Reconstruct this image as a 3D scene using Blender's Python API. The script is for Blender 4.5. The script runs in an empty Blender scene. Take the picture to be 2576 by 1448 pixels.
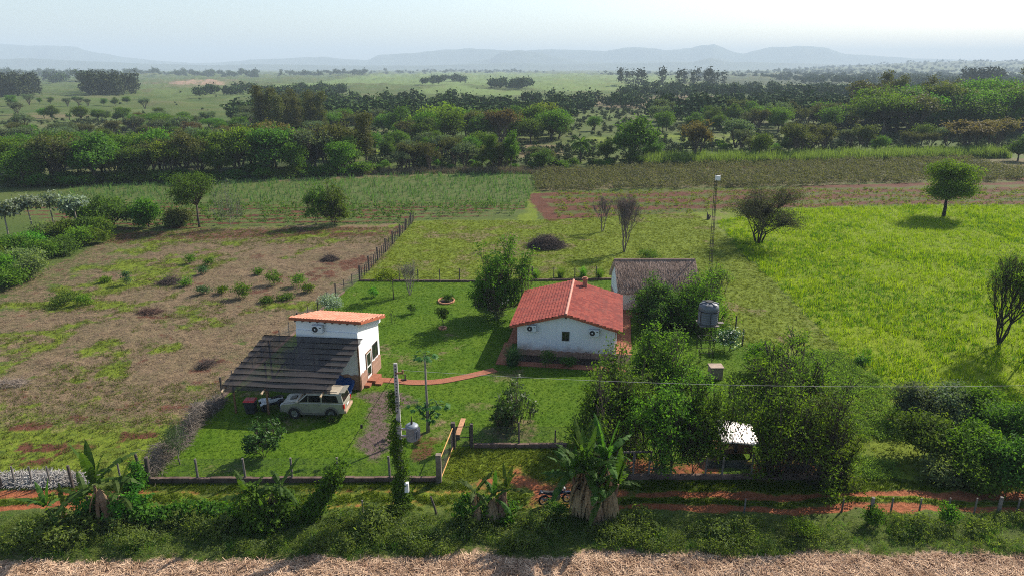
import bpy, bmesh, math, random
import numpy as np
from mathutils import Vector, Matrix

C = bpy.context.scene.collection
SC = bpy.context.scene
R = math.radians

# ------------------------------------------------------------------ camera
CAM_H = 24.0
F, CX, CY = 1717.33, 1288.0, 724.0
PITCH = math.atan((724 - 172) / F)
cp, sp = math.cos(PITCH), math.sin(PITCH)
cam_d = bpy.data.cameras.new('camera')
cam_d.lens = 24.0; cam_d.sensor_width = 36.0
cam_d.clip_start = 0.3; cam_d.clip_end = 60000
cam = bpy.data.objects.new('camera', cam_d); C.objects.link(cam)
cam.location = (0, 0, CAM_H); cam.rotation_euler = (math.pi/2 - PITCH, 0, 0)
SC.camera = cam

# ------------------------------------------------------------------ world + sun
SUN_EL, SUN_AZ = R(36), R(48)
W = bpy.data.worlds.new('World'); SC.world = W; W.use_nodes = True
wn = W.node_tree.nodes; wl = W.node_tree.links
bg = wn['Background']; sky = wn.new('ShaderNodeTexSky'); sky.sky_type = 'NISHITA'
sky.sun_disc = False; sky.sun_elevation = SUN_EL; sky.sun_rotation = SUN_AZ
sky.altitude = 100; sky.air_density = 1.0; sky.dust_density = 1.3; sky.ozone_density = 0.6
bg.inputs['Strength'].default_value = 0.105
wl.new(sky.outputs['Color'], bg.inputs['Color'])
sd = bpy.data.lights.new('sun', 'SUN'); sd.energy = 5.0; sd.angle = R(0.5); sd.color = (1.0, 0.92, 0.80)
so = bpy.data.objects.new('sun', sd); C.objects.link(so)
SUNV = Vector((math.sin(SUN_AZ)*math.cos(SUN_EL), math.cos(SUN_AZ)*math.cos(SUN_EL), math.sin(SUN_EL)))
so.rotation_euler = SUNV.to_track_quat('Z', 'Y').to_euler(); so.location = (60, 40, 90)
SC.view_settings.view_transform = 'Standard'; SC.view_settings.look = 'None'
SC.view_settings.exposure = 0.82; SC.view_settings.gamma = 1.0
SC.view_settings.use_curve_mapping = False
cyc = SC.cycles
cyc.max_bounces = 6; cyc.diffuse_bounces = 2; cyc.glossy_bounces = 2; cyc.transmission_bounces = 4
cyc.transparent_max_bounces = 12; cyc.volume_bounces = 0; cyc.use_denoising = False; cyc.use_adaptive_sampling = False; cyc.filter_width = 1.0
cyc.caustics_reflective = False; cyc.caustics_refractive = False

# ------------------------------------------------------------------ helpers
def ray(x, y):
    a = (x-CX)/F; b = (CY-y)/F
    return (a, cp+b*sp, -sp+b*cp)
def gp(x, y, z=0.0):                     # a point of the ground (height z) seen at (x, y) of the survey
    d = ray(x, y); t = (z-CAM_H)/d[2]
    return Vector((d[0]*t, d[1]*t, z))
def hgt(by, ty, z=0.0, x=1288):          # height of a thing whose foot is at row by and top at row ty
    g = gp(x, by, z); d = ray(x, ty)
    return CAM_H + d[2]*g.y/d[1] - z
def depth(x, y):
    g = gp(x, y); return g.y*cp + (CAM_H-g.z)*sp
def wid(x, y, px):                       # metres spanned by px columns at that foot
    return px*depth(x, y)/F

def tag(o, label=None, cat=None, group=None, kind=None):
    if label: o['label'] = label
    if cat: o['category'] = cat
    if group: o['group'] = group
    if kind: o['kind'] = kind
    return o
def thing(name, label, cat, loc=(0,0,0), rz=0.0, group=None):
    o = bpy.data.objects.new(name, None); C.objects.link(o)
    o.location = loc; o.rotation_euler = (0, 0, rz); o.empty_display_size = 0.3
    return tag(o, label, cat, group)
def add(name, me, parent=None, loc=None):
    o = bpy.data.objects.new(name, me); C.objects.link(o)
    if parent is not None: o.parent = parent
    if loc is not None: o.location = loc
    return o
def dup(root, loc, rz=0.0, sc=1.0, label=None, group=None):
    r = root.copy(); C.objects.link(r); r.location = loc; r.rotation_euler = (0, 0, rz)
    r.scale = (sc, sc, sc) if not isinstance(sc, tuple) else sc
    if label: r['label'] = label
    if group: r['group'] = group
    for ch in list(root.children):
        c = ch.copy(); C.objects.link(c); c.parent = r
        for g in ch.children:
            d = g.copy(); C.objects.link(d); d.parent = c
    return r

class MB:
    def __init__(s): s.v = []; s.f = []; s.m = []
    def poly(s, pts, m=0):
        i = len(s.v); s.v += [tuple(p) for p in pts]; s.f.append(tuple(range(i, i+len(pts)))); s.m.append(m)
    def _hex(s, p, m=0):
        i = len(s.v); s.v += [tuple(q) for q in p]
        for f in ((0,3,2,1),(4,5,6,7),(0,1,5,4),(1,2,6,5),(2,3,7,6),(3,0,4,7)):
            s.f.append(tuple(i+k for k in f)); s.m.append(m)
    def box(s, x0, x1, y0, y1, z0, z1, m=0):
        s._hex([(x0,y0,z0),(x1,y0,z0),(x1,y1,z0),(x0,y1,z0),(x0,y0,z1),(x1,y0,z1),(x1,y1,z1),(x0,y1,z1)], m)
        return s
    def obox(s, c, dx, dy, dz, ax, ay, az, m=0):        # oriented box, half extents, axes
        c = Vector(c); a = Vector(ax)*dx; b = Vector(ay)*dy; e = Vector(az)*dz
        s._hex([c-a-b-e, c+a-b-e, c+a+b-e, c-a+b-e, c-a-b+e, c+a-b+e, c+a+b+e, c-a+b+e], m); return s
    def bar(s, p0, p1, w, h=None, m=0):
        p0, p1 = Vector(p0), Vector(p1); h = h or w
        d = p1-p0; L = d.length; d.normalize()
        u = d.cross(Vector((0,0,1)))
        if u.length < 1e-4: u = Vector((1,0,0))
        u.normalize(); w2 = u.cross(d)
        s.obox((p0+p1)/2, L/2, w/2, h/2, d, u, w2, m); return s
    def tube(s, pts, rad, n=8, m=0, cap=True):
        pts = [Vector(p) for p in pts]
        if not isinstance(rad, (list, tuple)): rad = [rad]*len(pts)
        base = len(s.v); up = None
        for k, p in enumerate(pts):
            d = (pts[min(k+1, len(pts)-1)] - pts[max(k-1, 0)])
            if d.length < 1e-9: d = Vector((0,0,1))
            d.normalize()
            if up is None: up = Vector((1,0,0)) if abs(d.x) < .8 else Vector((0,1,0))
            u = (up - d*up.dot(d))
            if u.length < 1e-5: u = d.orthogonal()
            u.normalize(); w = d.cross(u); up = u
            for j in range(n):
                a = 2*math.pi*j/n
                s.v.append(tuple(p + (u*math.cos(a) + w*math.sin(a))*rad[k]))
        for k in range(len(pts)-1):
            for j in range(n):
                a = base+k*n+j; b = base+k*n+(j+1) % n
                s.f.append((a, b, b+n, a+n)); s.m.append(m)
        if cap:
            s.f.append(tuple(base+j for j in reversed(range(n)))); s.m.append(m)
            e = base+(len(pts)-1)*n
            s.f.append(tuple(e+j for j in range(n))); s.m.append(m)
        return s
    def lathe(s, prof, n=24, c=(0,0,0), m=0, axis='z'):
        base = len(s.v)
        for r, z in prof:
            for j in range(n):
                a = 2*math.pi*j/n
                if axis == 'z': s.v.append((c[0]+r*math.cos(a), c[1]+r*math.sin(a), c[2]+z))
                elif axis == 'y': s.v.append((c[0]+r*math.cos(a), c[1]+z, c[2]+r*math.sin(a)))
                else: s.v.append((c[0]+z, c[1]+r*math.cos(a), c[2]+r*math.sin(a)))
        for k in range(len(prof)-1):
            for j in range(n):
                a = base+k*n+j; b = base+k*n+(j+1) % n
                s.f.append((a, b, b+n, a+n)); s.m.append(m)
        return s
    def prism(s, poly, h0, h1, axis='z', m=0):          # extrude a 2-D outline
        n = len(poly); i = len(s.v)
        def P(p, h): return (p[0], p[1], h) if axis == 'z' else ((p[0], h, p[1]) if axis == 'y' else (h, p[0], p[1]))
        s.v += [P(p, h0) for p in poly] + [P(p, h1) for p in poly]
        s.f.append(tuple(range(i+n-1, i-1, -1))); s.m.append(m)
        s.f.append(tuple(range(i+n, i+2*n))); s.m.append(m)
        for k in range(n):
            a, b = i+k, i+(k+1) % n
            s.f.append((a, b, b+n, a+n)); s.m.append(m)
        return s
    def mesh(s, name, mats, smooth=False):
        me = bpy.data.meshes.new(name); me.from_pydata(s.v, [], s.f)
        for mt in (mats if isinstance(mats, (list, tuple)) else [mats]): me.materials.append(mt)
        me.polygons.foreach_set('material_index', s.m)
        if smooth: me.polygons.foreach_set('use_smooth', [True]*len(s.f))
        bm = bmesh.new(); bm.from_mesh(me); bmesh.ops.recalc_face_normals(bm, faces=bm.faces); bm.to_mesh(me); bm.free()
        me.update(); return me
    def build(s, name, mats, parent=None, smooth=False, bevel=0.0, loc=None):
        o = add(name, s.mesh(name, mats, smooth), parent, loc)
        if bevel:
            b = o.modifiers.new('bevel', 'BEVEL'); b.width = bevel; b.segments = 2; b.limit_method = 'ANGLE'
        return o

def npmesh(name, V, Fq, mats, smooth=False, midx=None):
    me = bpy.data.meshes.new(name)
    V = np.asarray(V, np.float32); Fq = np.asarray(Fq, np.int32); k = Fq.shape[1]; nf = len(Fq)
    me.vertices.add(len(V)); me.vertices.foreach_set('co', V.ravel())
    me.loops.add(nf*k); me.loops.foreach_set('vertex_index', Fq.ravel())
    me.polygons.add(nf); me.polygons.foreach_set('loop_start', np.arange(nf, dtype=np.int32)*k)
    me.polygons.foreach_set('loop_total', np.full(nf, k, np.int32))
    for mt in (mats if isinstance(mats, (list, tuple)) else [mats]): me.materials.append(mt)
    if midx is not None: me.polygons.foreach_set('material_index', np.asarray(midx, np.int32))
    if smooth: me.polygons.foreach_set('use_smooth', np.ones(nf, bool))
    me.update(calc_edges=True); return me

# ---- value noise
def vnoise(x, y, seed=0):
    xi = np.floor(x).astype(np.int64); yi = np.floor(y).astype(np.int64); fx = x-xi; fy = y-yi
    fx = fx*fx*(3-2*fx); fy = fy*fy*(3-2*fy)
    def h(a, b):
        n = (a*374761393 + b*668265263 + seed*974711) & 0xffffffff
        n = ((n ^ (n >> 13))*1274126177) & 0xffffffff
        return ((n ^ (n >> 16)) & 0xffff)/65535.0
    return (h(xi,yi)*(1-fx)+h(xi+1,yi)*fx)*(1-fy) + (h(xi,yi+1)*(1-fx)+h(xi+1,yi+1)*fx)*fy
def fbm(x, y, seed=0, o=4):
    a = 0; w = .5; t = 0
    for k in range(o):
        a = a + w*vnoise(x*2**k+17.3*k, y*2**k-9.1*k, seed+k); t += w; w *= .5
    return a/t

# ------------------------------------------------------------------ node helpers
class NT:
    def __init__(s, name):
        s.mat = bpy.data.materials.new(name); s.mat.use_nodes = True
        s.t = s.mat.node_tree; s.n = s.t.nodes; s.l = s.t.links
        s.b = s.n['Principled BSDF']; s.out = s.n['Material Output']
        s.b.inputs['Specular IOR Level'].default_value = 0.25
    def new(s, ty, **kw):
        nd = s.n.new('ShaderNode'+ty)
        for k, v in kw.items(): setattr(nd, k, v)
        return nd
    def pos(s):
        if not hasattr(s, '_p'): s._p = s.new('NewGeometry')
        return s._p.outputs['Position']
    def obj(s):
        if not hasattr(s, '_o'): s._o = s.new('TexCoord')
        return s._o.outputs['Object']
    def noise(s, scale, detail=4, rough=.55, vec=None, dist=0.0):
        nd = s.new('TexNoise'); nd.inputs['Scale'].default_value = scale; nd.inputs['Detail'].default_value = detail
        nd.inputs['Roughness'].default_value = rough; nd.inputs['Distortion'].default_value = dist
        s.l.new(vec if vec is not None else s.pos(), nd.inputs['Vector']); return nd.outputs['Fac']
    def ramp(s, fac, a, b, lo=0.0, hi=1.0):
        nd = s.new('MapRange'); nd.interpolation_type = 'SMOOTHSTEP'
        nd.inputs['From Min'].default_value = a; nd.inputs['From Max'].default_value = b
        nd.inputs['To Min'].default_value = lo; nd.inputs['To Max'].default_value = hi
        s.l.new(fac, nd.inputs['Value']); return nd.outputs['Result']
    def math(s, op, a, b=None):
        nd = s.new('Math', operation=op)
        for k, v in enumerate((a, b)):
            if v is None: continue
            if isinstance(v, (int, float)): nd.inputs[k].default_value = v
            else: s.l.new(v, nd.inputs[k])
        return nd.outputs[0]
    def mix(s, fac, a, b, mode='MIX'):
        nd = s.new('Mix', data_type='RGBA', blend_type=mode)
        for k, v in ((0, fac), (6, a), (7, b)):
            if isinstance(v, (int, float)): nd.inputs[k].default_value = v
            elif isinstance(v, tuple): nd.inputs[k].default_value = (*v[:3], 1)
            else: s.l.new(v, nd.inputs[k])
        return nd.outputs[2]
    def attr(s, name):
        nd = s.new('Attribute'); nd.attribute_name = name; return nd.outputs['Fac']
    def bump(s, h, strength=.4, dist=.05):
        nd = s.new('Bump'); nd.inputs['Strength'].default_value = strength; nd.inputs['Distance'].default_value = dist
        s.l.new(h, nd.inputs['Height']); s.l.new(nd.outputs[0], s.b.inputs['Normal'])
    def col(s, c):
        if isinstance(c, tuple): s.b.inputs['Base Color'].default_value = (*c[:3], 1)
        else: s.l.new(c, s.b.inputs['Base Color'])
    def set(s, **kw):
        for k, v in kw.items(): s.b.inputs[k.replace('_', ' ')].default_value = v
        return s

def simple(name, c, rough=.7, metal=0.0, var=.25, scale=3.0, bump=0.0, spec=.3):
    t = NT(name); n = t.noise(scale, 5, .6, t.obj())
    d = tuple(x*(1-var) for x in c); e = tuple(min(1, x*(1+var*.6)) for x in c)
    t.col(t.mix(t.ramp(n, .3, .7), d, e)); t.set(Roughness=rough, Metallic=metal, Specular_IOR_Level=spec)
    if bump: t.bump(t.noise(scale*6, 3, .6, t.obj()), bump, .02)
    return t.mat

def leafmat(name, a, b, trans=.35, rough=.7, spec=.07, c=None, tcol=None):
    # leaf-card foliage: colours vary leaf by leaf, clump by clump and plant by plant
    t = NT(name)
    g = t.new('NewGeometry'); oi = t.new('ObjectInfo')
    n = t.noise(.9, 2, .5)
    f = t.math('ADD', t.math('MULTIPLY', g.outputs['Random Per Island'], .55), t.math('MULTIPLY', t.ramp(n, .3, .7), .45))
    col = t.mix(f, a, b)
    if c is not None:
        col = t.mix(t.ramp(g.outputs['Random Per Island'], .86, .9), col, c)
    hv = t.new('HueSaturation'); t.l.new(col, hv.inputs['Color'])
    t.l.new(t.math('ADD', t.math('MULTIPLY', oi.outputs['Random'], .05), .475), hv.inputs['Hue'])
    t.l.new(t.math('ADD', t.math('MULTIPLY', oi.outputs['Random'], .55), .90), hv.inputs['Value'])
    col = hv.outputs[0]
    t.col(col); t.set(Roughness=rough, Specular_IOR_Level=spec)
    tr = t.new('BsdfTranslucent'); ms = t.new('MixShader'); ms.inputs[0].default_value = trans
    t.l.new(t.mix(1.0, col, tcol or (1.5, 1.6, .55), 'MULTIPLY'), tr.inputs['Color'])
    t.l.new(t.b.outputs[0], ms.inputs[1]); t.l.new(tr.outputs[0], ms.inputs[2]); t.l.new(ms.outputs[0], t.out.inputs['Surface'])
    return t.mat
# ------------------------------------------------------------------ GROUND
def P(*a): return np.array([tuple(gp(x, y))[:2] for x, y in a])
def sdf(X, Y, poly):                       # signed distance, positive inside
    n = len(poly); d2 = np.full(X.shape, 1e18); ins = np.zeros(X.shape, bool)
    for i in range(n):
        ax, ay = poly[i]; bx, by = poly[(i+1) % n]
        ex, ey = bx-ax, by-ay; L = ex*ex+ey*ey+1e-12
        t = np.clip(((X-ax)*ex+(Y-ay)*ey)/L, 0, 1)
        d2 = np.minimum(d2, (X-ax-t*ex)**2+(Y-ay-t*ey)**2)
        cnd = ((ay > Y) != (by > Y)) & (X < (bx-ax)*(Y-ay)/(by-ay+1e-12)+ax)
        ins ^= cnd
    d = np.sqrt(d2); return np.where(ins, d, -d)
# rows: about one per image row, columns fan out
ys = [10.0]
while ys[-1] < 18500:
    y = ys[-1]; sl = math.hypot(y, CAM_H)
    st = 1.15/(683.0/sl*CAM_H/sl)
    ys.append(y + min(max(st, .14), y*.045))
ys = np.array(ys)
tx = np.concatenate([np.linspace(-2.2, -1.0, 60)[:-1], np.linspace(-1.0, 1.0, 1000), np.linspace(1.0, 2.2, 60)[1:]])
YY = np.repeat(ys[:, None], len(tx), 1)
XX = tx[None, :]*(YY*.84+8.0)
rough = np.minimum(YY*.004, 6)
wx = XX + (fbm(XX*.5, YY*.5, 3)-.5)*1.2 + (fbm(XX*.08, YY*.08, 5)-.5)*rough*6
wy = YY + (fbm(XX*.5, YY*.5, 9)-.5)*1.2 + (fbm(XX*.08, YY*.08, 11)-.5)*rough*6
def mask(poly, soft=.6, warp=1.0):
    x = XX+(wx-XX)*warp; y = YY+(wy-YY)*warp
    s = sdf(x, y, poly); sc = soft*np.maximum(1, YY/60)
    return np.clip(s/sc*.5+.5, 0, 1)
POLY = dict(
 lawn=P((377,1211),(560,1000),(800,790),(865,735),(905,706),(1540,700),(1850,831),(1867,869),(2125,1202),(1557,1202),(1557,1126),(1139,1125),(1106,1210)),
 yard=P((905,706),(1040,556),(1395,551),(1620,540),(1990,522),(1800,560),(1880,640),(2010,780),(2170,930),(2290,1010),(2480,1215),(2125,1202),(1867,869),(1850,831),(1540,700)),
 past=P((1880,640),(1800,560),(2005,523),(2576,514),(3300,520),(3600,1100),(2480,1215),(2290,1010),(2170,930),(2010,780)),
 clear=P((-900,1225),(-300,760),(0,720),(150,655),(290,585),(600,572),(1036,560),(905,700),(800,784),(560,998),(377,1205),(0,1224)),
 crop=P((-60,500),(120,478),(440,455),(1338,430),(1368,432),(1335,500),(1330,535),(1040,556),(600,570),(290,582),(100,560)),
 scrub=P((1372,432),(1720,416),(2400,398),(2800,395),(2800,452),(2300,458),(1900,470),(1340,482),(1338,450)),
 plow=P((1340,484),(1900,471),(2576,446),(2800,446),(2900,514),(2200,520),(2005,523),(1620,541),(1400,552),(1350,535)),
 road=P((-900,1238),(0,1233),(377,1216),(1105,1216),(1560,1206),(2130,1208),(2576,1215),(3500,1220),(3500,1300),(2576,1292),(1700,1285),(900,1290),(0,1285),(-900,1290)),
 verge=P((-900,1292),(0,1288),(900,1294),(1700,1290),(2576,1290),(3500,1298),(3500,1408),(2576,1402),(1700,1392),(900,1406),(0,1412),(-900,1420)),
 straw=P((-900,1420),(0,1412),(900,1406),(1700,1394),(2576,1402),(3500,1408),(6000,2600),(-3400,2600)),
 gravel=P((905,990),(960,985),(1020,990),(1030,1015),(985,1040),(975,1075),(1000,1120),(960,1150),(915,1130),(905,1110),(935,1060),(935,1020)),
 pen=P((1545,1150),(1700,1160),(1800,1150),(2060,1165),(2120,1195),(1560,1197)),
 splash=P((1290,1180),(1330,1190),(1380,1215),(1450,1220),(1460,1262),(1330,1275),(1270,1240)),
 splash2=P((1115,1165),(1180,1172),(1300,1215),(1290,1245),(1200,1220),(1105,1185)),
 front=P((1106,1212),(1139,1125),(1557,1126),(1557,1207)),
 drive=P((930,1100),(1060,1090),(1110,1130),(1090,1195),(960,1170)),
)
M = {k: mask(v, 1.2 if k in ('past','yard') else .5 if k in ('lawn','yard') else .9, .25 if k in ('lawn','yard') else 1.0) for k, v in POLY.items()}
def line(pts, w, soft):
    p = P(*pts); d = np.full(XX.shape, 1e9)
    for i in range(len(p)-1):
        ex, ey = p[i+1]-p[i]; t = np.clip(((wx-p[i][0])*ex+(wy-p[i][1])*ey)/(ex*ex+ey*ey), 0, 1)
        d = np.minimum(d, np.hypot(wx-p[i][0]-t*ex, (wy-p[i][1]-t*ey)))
    return np.clip((w-d)/soft+.5, 0, 1)
n1 = fbm(XX*.35, YY*.35, 21); n2 = fbm(XX*.09, YY*.09, 31); n3 = fbm(XX*.02, YY*.02, 41, 5); n4 = fbm(XX*1.1, YY*1.1, 51)
def ss(v, a, b): t = np.clip((v-a)/(b-a), 0, 1); return t*t*(3-2*t)
A = {k: np.zeros(XX.shape) for k in ('forest','clay','lawn','past','dry','soil','crop','straw','gravel','pale','mown')}
near = ss(-YY, -175, -140)
A['mown'] = np.maximum(np.maximum(M['yard'], M['front']), np.maximum(M['clear']*.70*(1-.85*ss(YY, 46, 54)*ss(-YY, -100, -90)*ss(n2*.5+n1*.5, .38, .55)), M['road']*.6))
A['mown'] = np.maximum(A['mown'], line([(1345,430),(1338,470),(1330,520),(1320,552)], 1.8, 2.0))
A['lawn'] = np.maximum(M['lawn'], 0)
A['past'] = M['past']*(1-.35*ss(n2*.6+n1*.4, .56, .70))
A['lawn'] = np.maximum(A['lawn'], M['past']*ss(n1*.45+n2*.6, .50, .66)*.5)
# cleared field: straw litter, green regrowth and bare red soil in patches
greenleft = ss(-(XX + 46 - (YY-60)*.15) , 0, 14)
A['dry'] = M['clear']*np.clip(ss(n2*.35+n1*.45+n4*.3, .36, .60) - greenleft*.5, 0, 1)*(.18+.82*ss(YY, 40, 49))
soilp = ss(n1*.5+n2*.2+n4*.4, .66, .76)*.8
strip = line([(300,600),(600,590),(1010,580)], 3.2, 3.0)*ss(n1*.6+n4*.4, .30, .6)
strip2 = line([(700,720),(800,690),(905,660)], 3.2, 3.0)*ss(n1*.5+n4*.5, .40, .62)
spots = sum(line([(x, y), (x+w, y)], .5, .9) for x, y, w in ((30,1075,90),(180,1050,90),(330,1098,50),(425,1020,55),(50,1170,40),(70,1130,70),(480,930,30),(480,965,70),(610,940,60),(510,905,60),(360,795,50)))
A['soil'] = M['clear']*np.clip(soilp*.7+strip+strip2*.8+spots*ss(n4, .3, .5), 0, 1)
# crops and ploughed strips
rowd = (YY - XX*.06)
rows = .5+.5*np.sin(rowd*2*math.pi/3.0 + (n1-.5)*5)
A['crop'] = np.maximum(A['crop'], np.maximum(M['crop']*.9, M['scrub']*.8))
A['dry'] = np.maximum(A['dry'], M['scrub']*(.30+.5*n1))
A['soil'] = np.maximum(A['soil'], M['crop']*ss(rows*.5+n1*.5, .48, .70)*ss(-YY, -140, -118)*.9)
pl = .5+.5*np.sin(rowd*2*math.pi/7.0+(n2-.5)*6)
A['soil'] = np.maximum(A['soil'], M['plow']*np.clip(.38+ss(pl*.55+n1*.6, .45, .85)*.6, 0, 1))
A['soil'] = np.maximum(A['soil'], line([(1345,490),(1370,520),(1390,550)], 1.5, 1.5)*.9)
A['soil'] = np.maximum(A['soil'], line([(1390,428),(1700,424),(1950,417),(2150,407)], 1.6, 2.5)*.9)
# dirt track: two ruts
ruts = np.maximum(line([(-900,1250),(0,1246),(190,1238),(420,1237),(760,1236),(1000,1238),(1300,1235),(1500,1240),(2000,1243),(2576,1248),(3500,1252)], .30, .35),
                  line([(-900,1284),(0,1278),(200,1272),(500,1276),(1000,1270),(1380,1270),(1600,1274),(2000,1280),(2576,1283),(3500,1290)], .34, .35))
fade = .35+.65*np.clip(ss(XX, 1, 8)+ss(-XX, 20, 27), 0, 1)
A['clay'] = np.maximum(A['clay'], ruts*fade*ss(n4*.6+n1*.4, .22, .42))
A['clay'] = np.maximum(A['clay'], np.maximum(M['splash']*ss(n1, .3, .5)*.9, M['splash2']*ss(n1, .42, .6)*.8))
A['clay'] = np.maximum(A['clay'], M['pen']*ss(n1, .25, .5)*.95)
A['soil'] = np.maximum(A['soil'], M['drive']*ss(n1, .42, .62)*.7)
A['soil'] = np.maximum(A['soil'], line([(2115,1075),(2155,1085)], .35, .5)*.6)
A['gravel'] = M['gravel']*ss(n4*.5+n1*.5, .2, .35)
A['straw'] = M['straw']
A['dry'] = np.maximum(A['dry'], M['yard']*ss(n1*.6+n2*.5, .52, .75)*.6)
A['dry'] = np.maximum(A['dry'], M['lawn']*ss(n1*.5+n2*.6, .58, .78)*.5)
A['dry'] = np.maximum(A['dry'], line([(2010,790),(2100,880),(2170,935)], 1.0, 2.0)*.35)
A['dry'] = np.maximum(A['dry'], line([(2100,1090),(2250,1150)], 2.0, 3.0)*ss(n1, .4, .6)*.5)
A['dry'] = np.maximum(A['dry'], line([(700,455),(1000,440),(1330,428)], 2.5, 4.0)*.7)
A['dry'] = np.maximum(A['dry'], line([(60,478),(300,462),(700,452)], 2.5, 4.0)*.5)
far = 1-near
ridge = ss(YY, 2600, 5200)*ss(XX/YY, .30, .62)
for poly, key, v in (
  (P((560,250),(700,215),(940,190),(1100,183),(1600,190),(1720,205),(1690,225),(1400,235),(1300,215),(900,215)), 'pale', .9),
  (P((1040,225),(1130,215),(1340,230),(1330,243),(1200,240),(1050,235)), 'pale', 1.0),
  (P((1500,192),(1700,190),(1740,205),(1600,212),(1480,205)), 'pale', .9),
  (P((330,220),(420,200),(600,205),(700,225),(560,245),(400,250)), 'pale', .45),
  (P((1260,345),(1000,345),(960,370),(1200,385),(1440,370),(1400,350)), 'dry', .7),
  (P((1430,240),(1800,240),(1850,262),(1600,275),(1400,262)), 'dry', .75),
  (P((1290,380),(1440,372),(1420,395),(1290,400)), 'dry', .7),
  (P((0,285),(150,280),(300,290),(100,302),(0,300)), 'dry', .6),
  (P((450,205),(560,204),(590,213),(520,216),(400,212)), 'straw', .6),
  (P((330,208),(450,200),(620,203),(640,216),(420,222)), 'dry', .5),
  (P((2000,215),(2250,212),(2300,222),(2050,225)), 'pale', .9),
  (P((2270,200),(2420,205),(2420,210),(2280,206)), 'pale', 1.0),
  (P((1040,300),(1300,290),(1480,298),(1300,306),(1100,306)), 'pale', .9), (P((1460,345),(1700,335),(1960,340),(2150,345),(1900,360),(1500,362)), 'mown', .8), (P((900,378),(1010,368),(1040,382),(930,392)), 'mown', .9),
  (P((1650,350),(1900,330),(1960,345),(1700,372)), 'pale', .3),
):
    A[key] = np.maximum(A[key], mask(poly, 1.0, .6)*v*(.55+.45*ss(n2, .3, .55)))
for poly, v in ((P((1480,200),(1700,185),(2700,190),(2700,225),(2300,222),(1850,215),(1650,196)), .8), (P((560,318),(1000,318),(1350,300),(1550,280),(1700,262),(1560,250),(1350,258),(1050,258),(760,250),(620,285)), .45),
  (P((0,385),(900,378),(850,352),(400,346),(0,350)), .4), (P((1640,330),(2600,345),(2600,255),(2100,250),(1640,290)), .45), (P((-900,475),(130,470),(925,440),(925,405),(-900,420)), .9), (P((-900,176.4),(3500,176.4),(3500,173.2),(-900,173.2)), .7)):
    A['forest'] = np.maximum(A['forest'], mask(poly, 1.0, .6)*v)
A['forest'] = np.maximum(A['forest'], ridge*.9*ss(n2+n1*.4, .45, .6))
A['forest'] = np.maximum(A['forest'], far*ss(n3*.5+n2*.5, .50, .60)*.5)
A['pale'] = np.maximum(A['pale'], far*ss(n3, .55, .62)*.4)
A['dry'] = np.maximum(A['dry'], far*ss(n3*.6+n2*.4, .52, .64)*.4)
# relief
ZZ = (fbm(XX*.8, YY*.8, 61)-.5)*.22*M['clear'] + (n4-.5)*.12*M['verge'] + (n4-.5)*.14*M['straw'] + (fbm(XX*.6, YY*.6, 71)-.5)*.25*M['past'] + (n4-.5)*.10*M['yard']
ZZ -= ruts*.07*M['road']
ZZ += (np.clip(rows-.3, 0, 1)*.15)*M['crop']*near + (.5+.5*np.sin(rowd*2*math.pi/1.5))*.12*M['plow']
ZZ += far*ss(YY, 200, 600)*(n3-.5)*np.minimum(YY*.012, 30)
# rolling land: the far right rises to a wooded plateau
ZZ += ridge*(62+30*(fbm(XX*.0006, YY*.0006, 81)-.5))
ZZ -= M['lawn']*.0
# -- material
g = NT('ground_mat')
f1 = g.noise(9, 4, .7); f2 = g.noise(2.1, 5, .65); f3 = g.noise(.28, 4, .6); f5 = g.noise(.75, 4, .7); f4 = g.noise(.03, 4, .55)
a_, b_, c_ = g.ramp(f1, .32, .68), g.ramp(f2, .35, .65), g.ramp(f3, .35, .65)
def tone(dark, mid, light): return g.mix(g.math('MULTIPLY', a_, .6), g.mix(b_, dark, mid), light)
base = g.mix(g.ramp(f4, .35, .65), tone((.026,.052,.009),(.050,.088,.014),(.09,.125,.026)), tone((.045,.065,.014),(.075,.105,.021),(.13,.14,.045)))
cur = base
def layer(attr, c, lo=.25, hi=.75):
    global cur
    w = g.attr(attr)
    k = g.ramp(g.math('ADD', w, g.math('MULTIPLY', g.math('SUBTRACT', g.math('ADD', g.math('MULTIPLY', f2, .5), g.math('MULTIPLY', f5, .5)), .5), 2.0)), lo, hi)
    k = g.math('MULTIPLY', k, g.ramp(w, .0, .12))
    cur = g.mix(k, cur, c)
layer('mown', g.mix(c_, tone((.048,.082,.008),(.095,.140,.011),(.17,.20,.022)), tone((.068,.108,.009),(.125,.175,.013),(.20,.23,.028))))
layer('lawn', g.mix(c_, tone((.030,.076,.003),(.052,.112,.004),(.085,.148,.008)), tone((.042,.092,.004),(.074,.136,.006),(.115,.170,.012))), .3, .6)
layer('past', g.mix(c_, tone((.060,.115,.003),(.115,.175,.004),(.19,.235,.008)), tone((.085,.145,.003),(.15,.205,.005),(.23,.26,.011))))
layer('crop', g.mix(c_, tone((.030,.046,.011),(.060,.095,.018),(.115,.16,.040)), tone((.045,.044,.018),(.075,.095,.024),(.135,.17,.05))))
layer('forest', tone((.022,.034,.012),(.035,.052,.018),(.055,.075,.026)))
layer('pale', tone((.085,.135,.032),(.12,.18,.045),(.155,.205,.065)))
layer('dry', g.mix(c_, tone((.034,.036,.014),(.105,.080,.040),(.27,.21,.12)), tone((.046,.030,.018),(.135,.095,.052),(.33,.245,.15))))
layer('soil', g.mix(c_, tone((.036,.013,.008),(.078,.028,.016),(.14,.062,.038)), tone((.048,.017,.010),(.105,.037,.021),(.18,.085,.052))))
layer('clay', g.mix(c_, tone((.12,.034,.014),(.25,.075,.030),(.34,.125,.06)), tone((.15,.044,.018),(.29,.092,.038),(.38,.155,.08))))
layer('gravel', tone((.05,.035,.03),(.11,.075,.065),(.19,.13,.12)))
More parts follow.
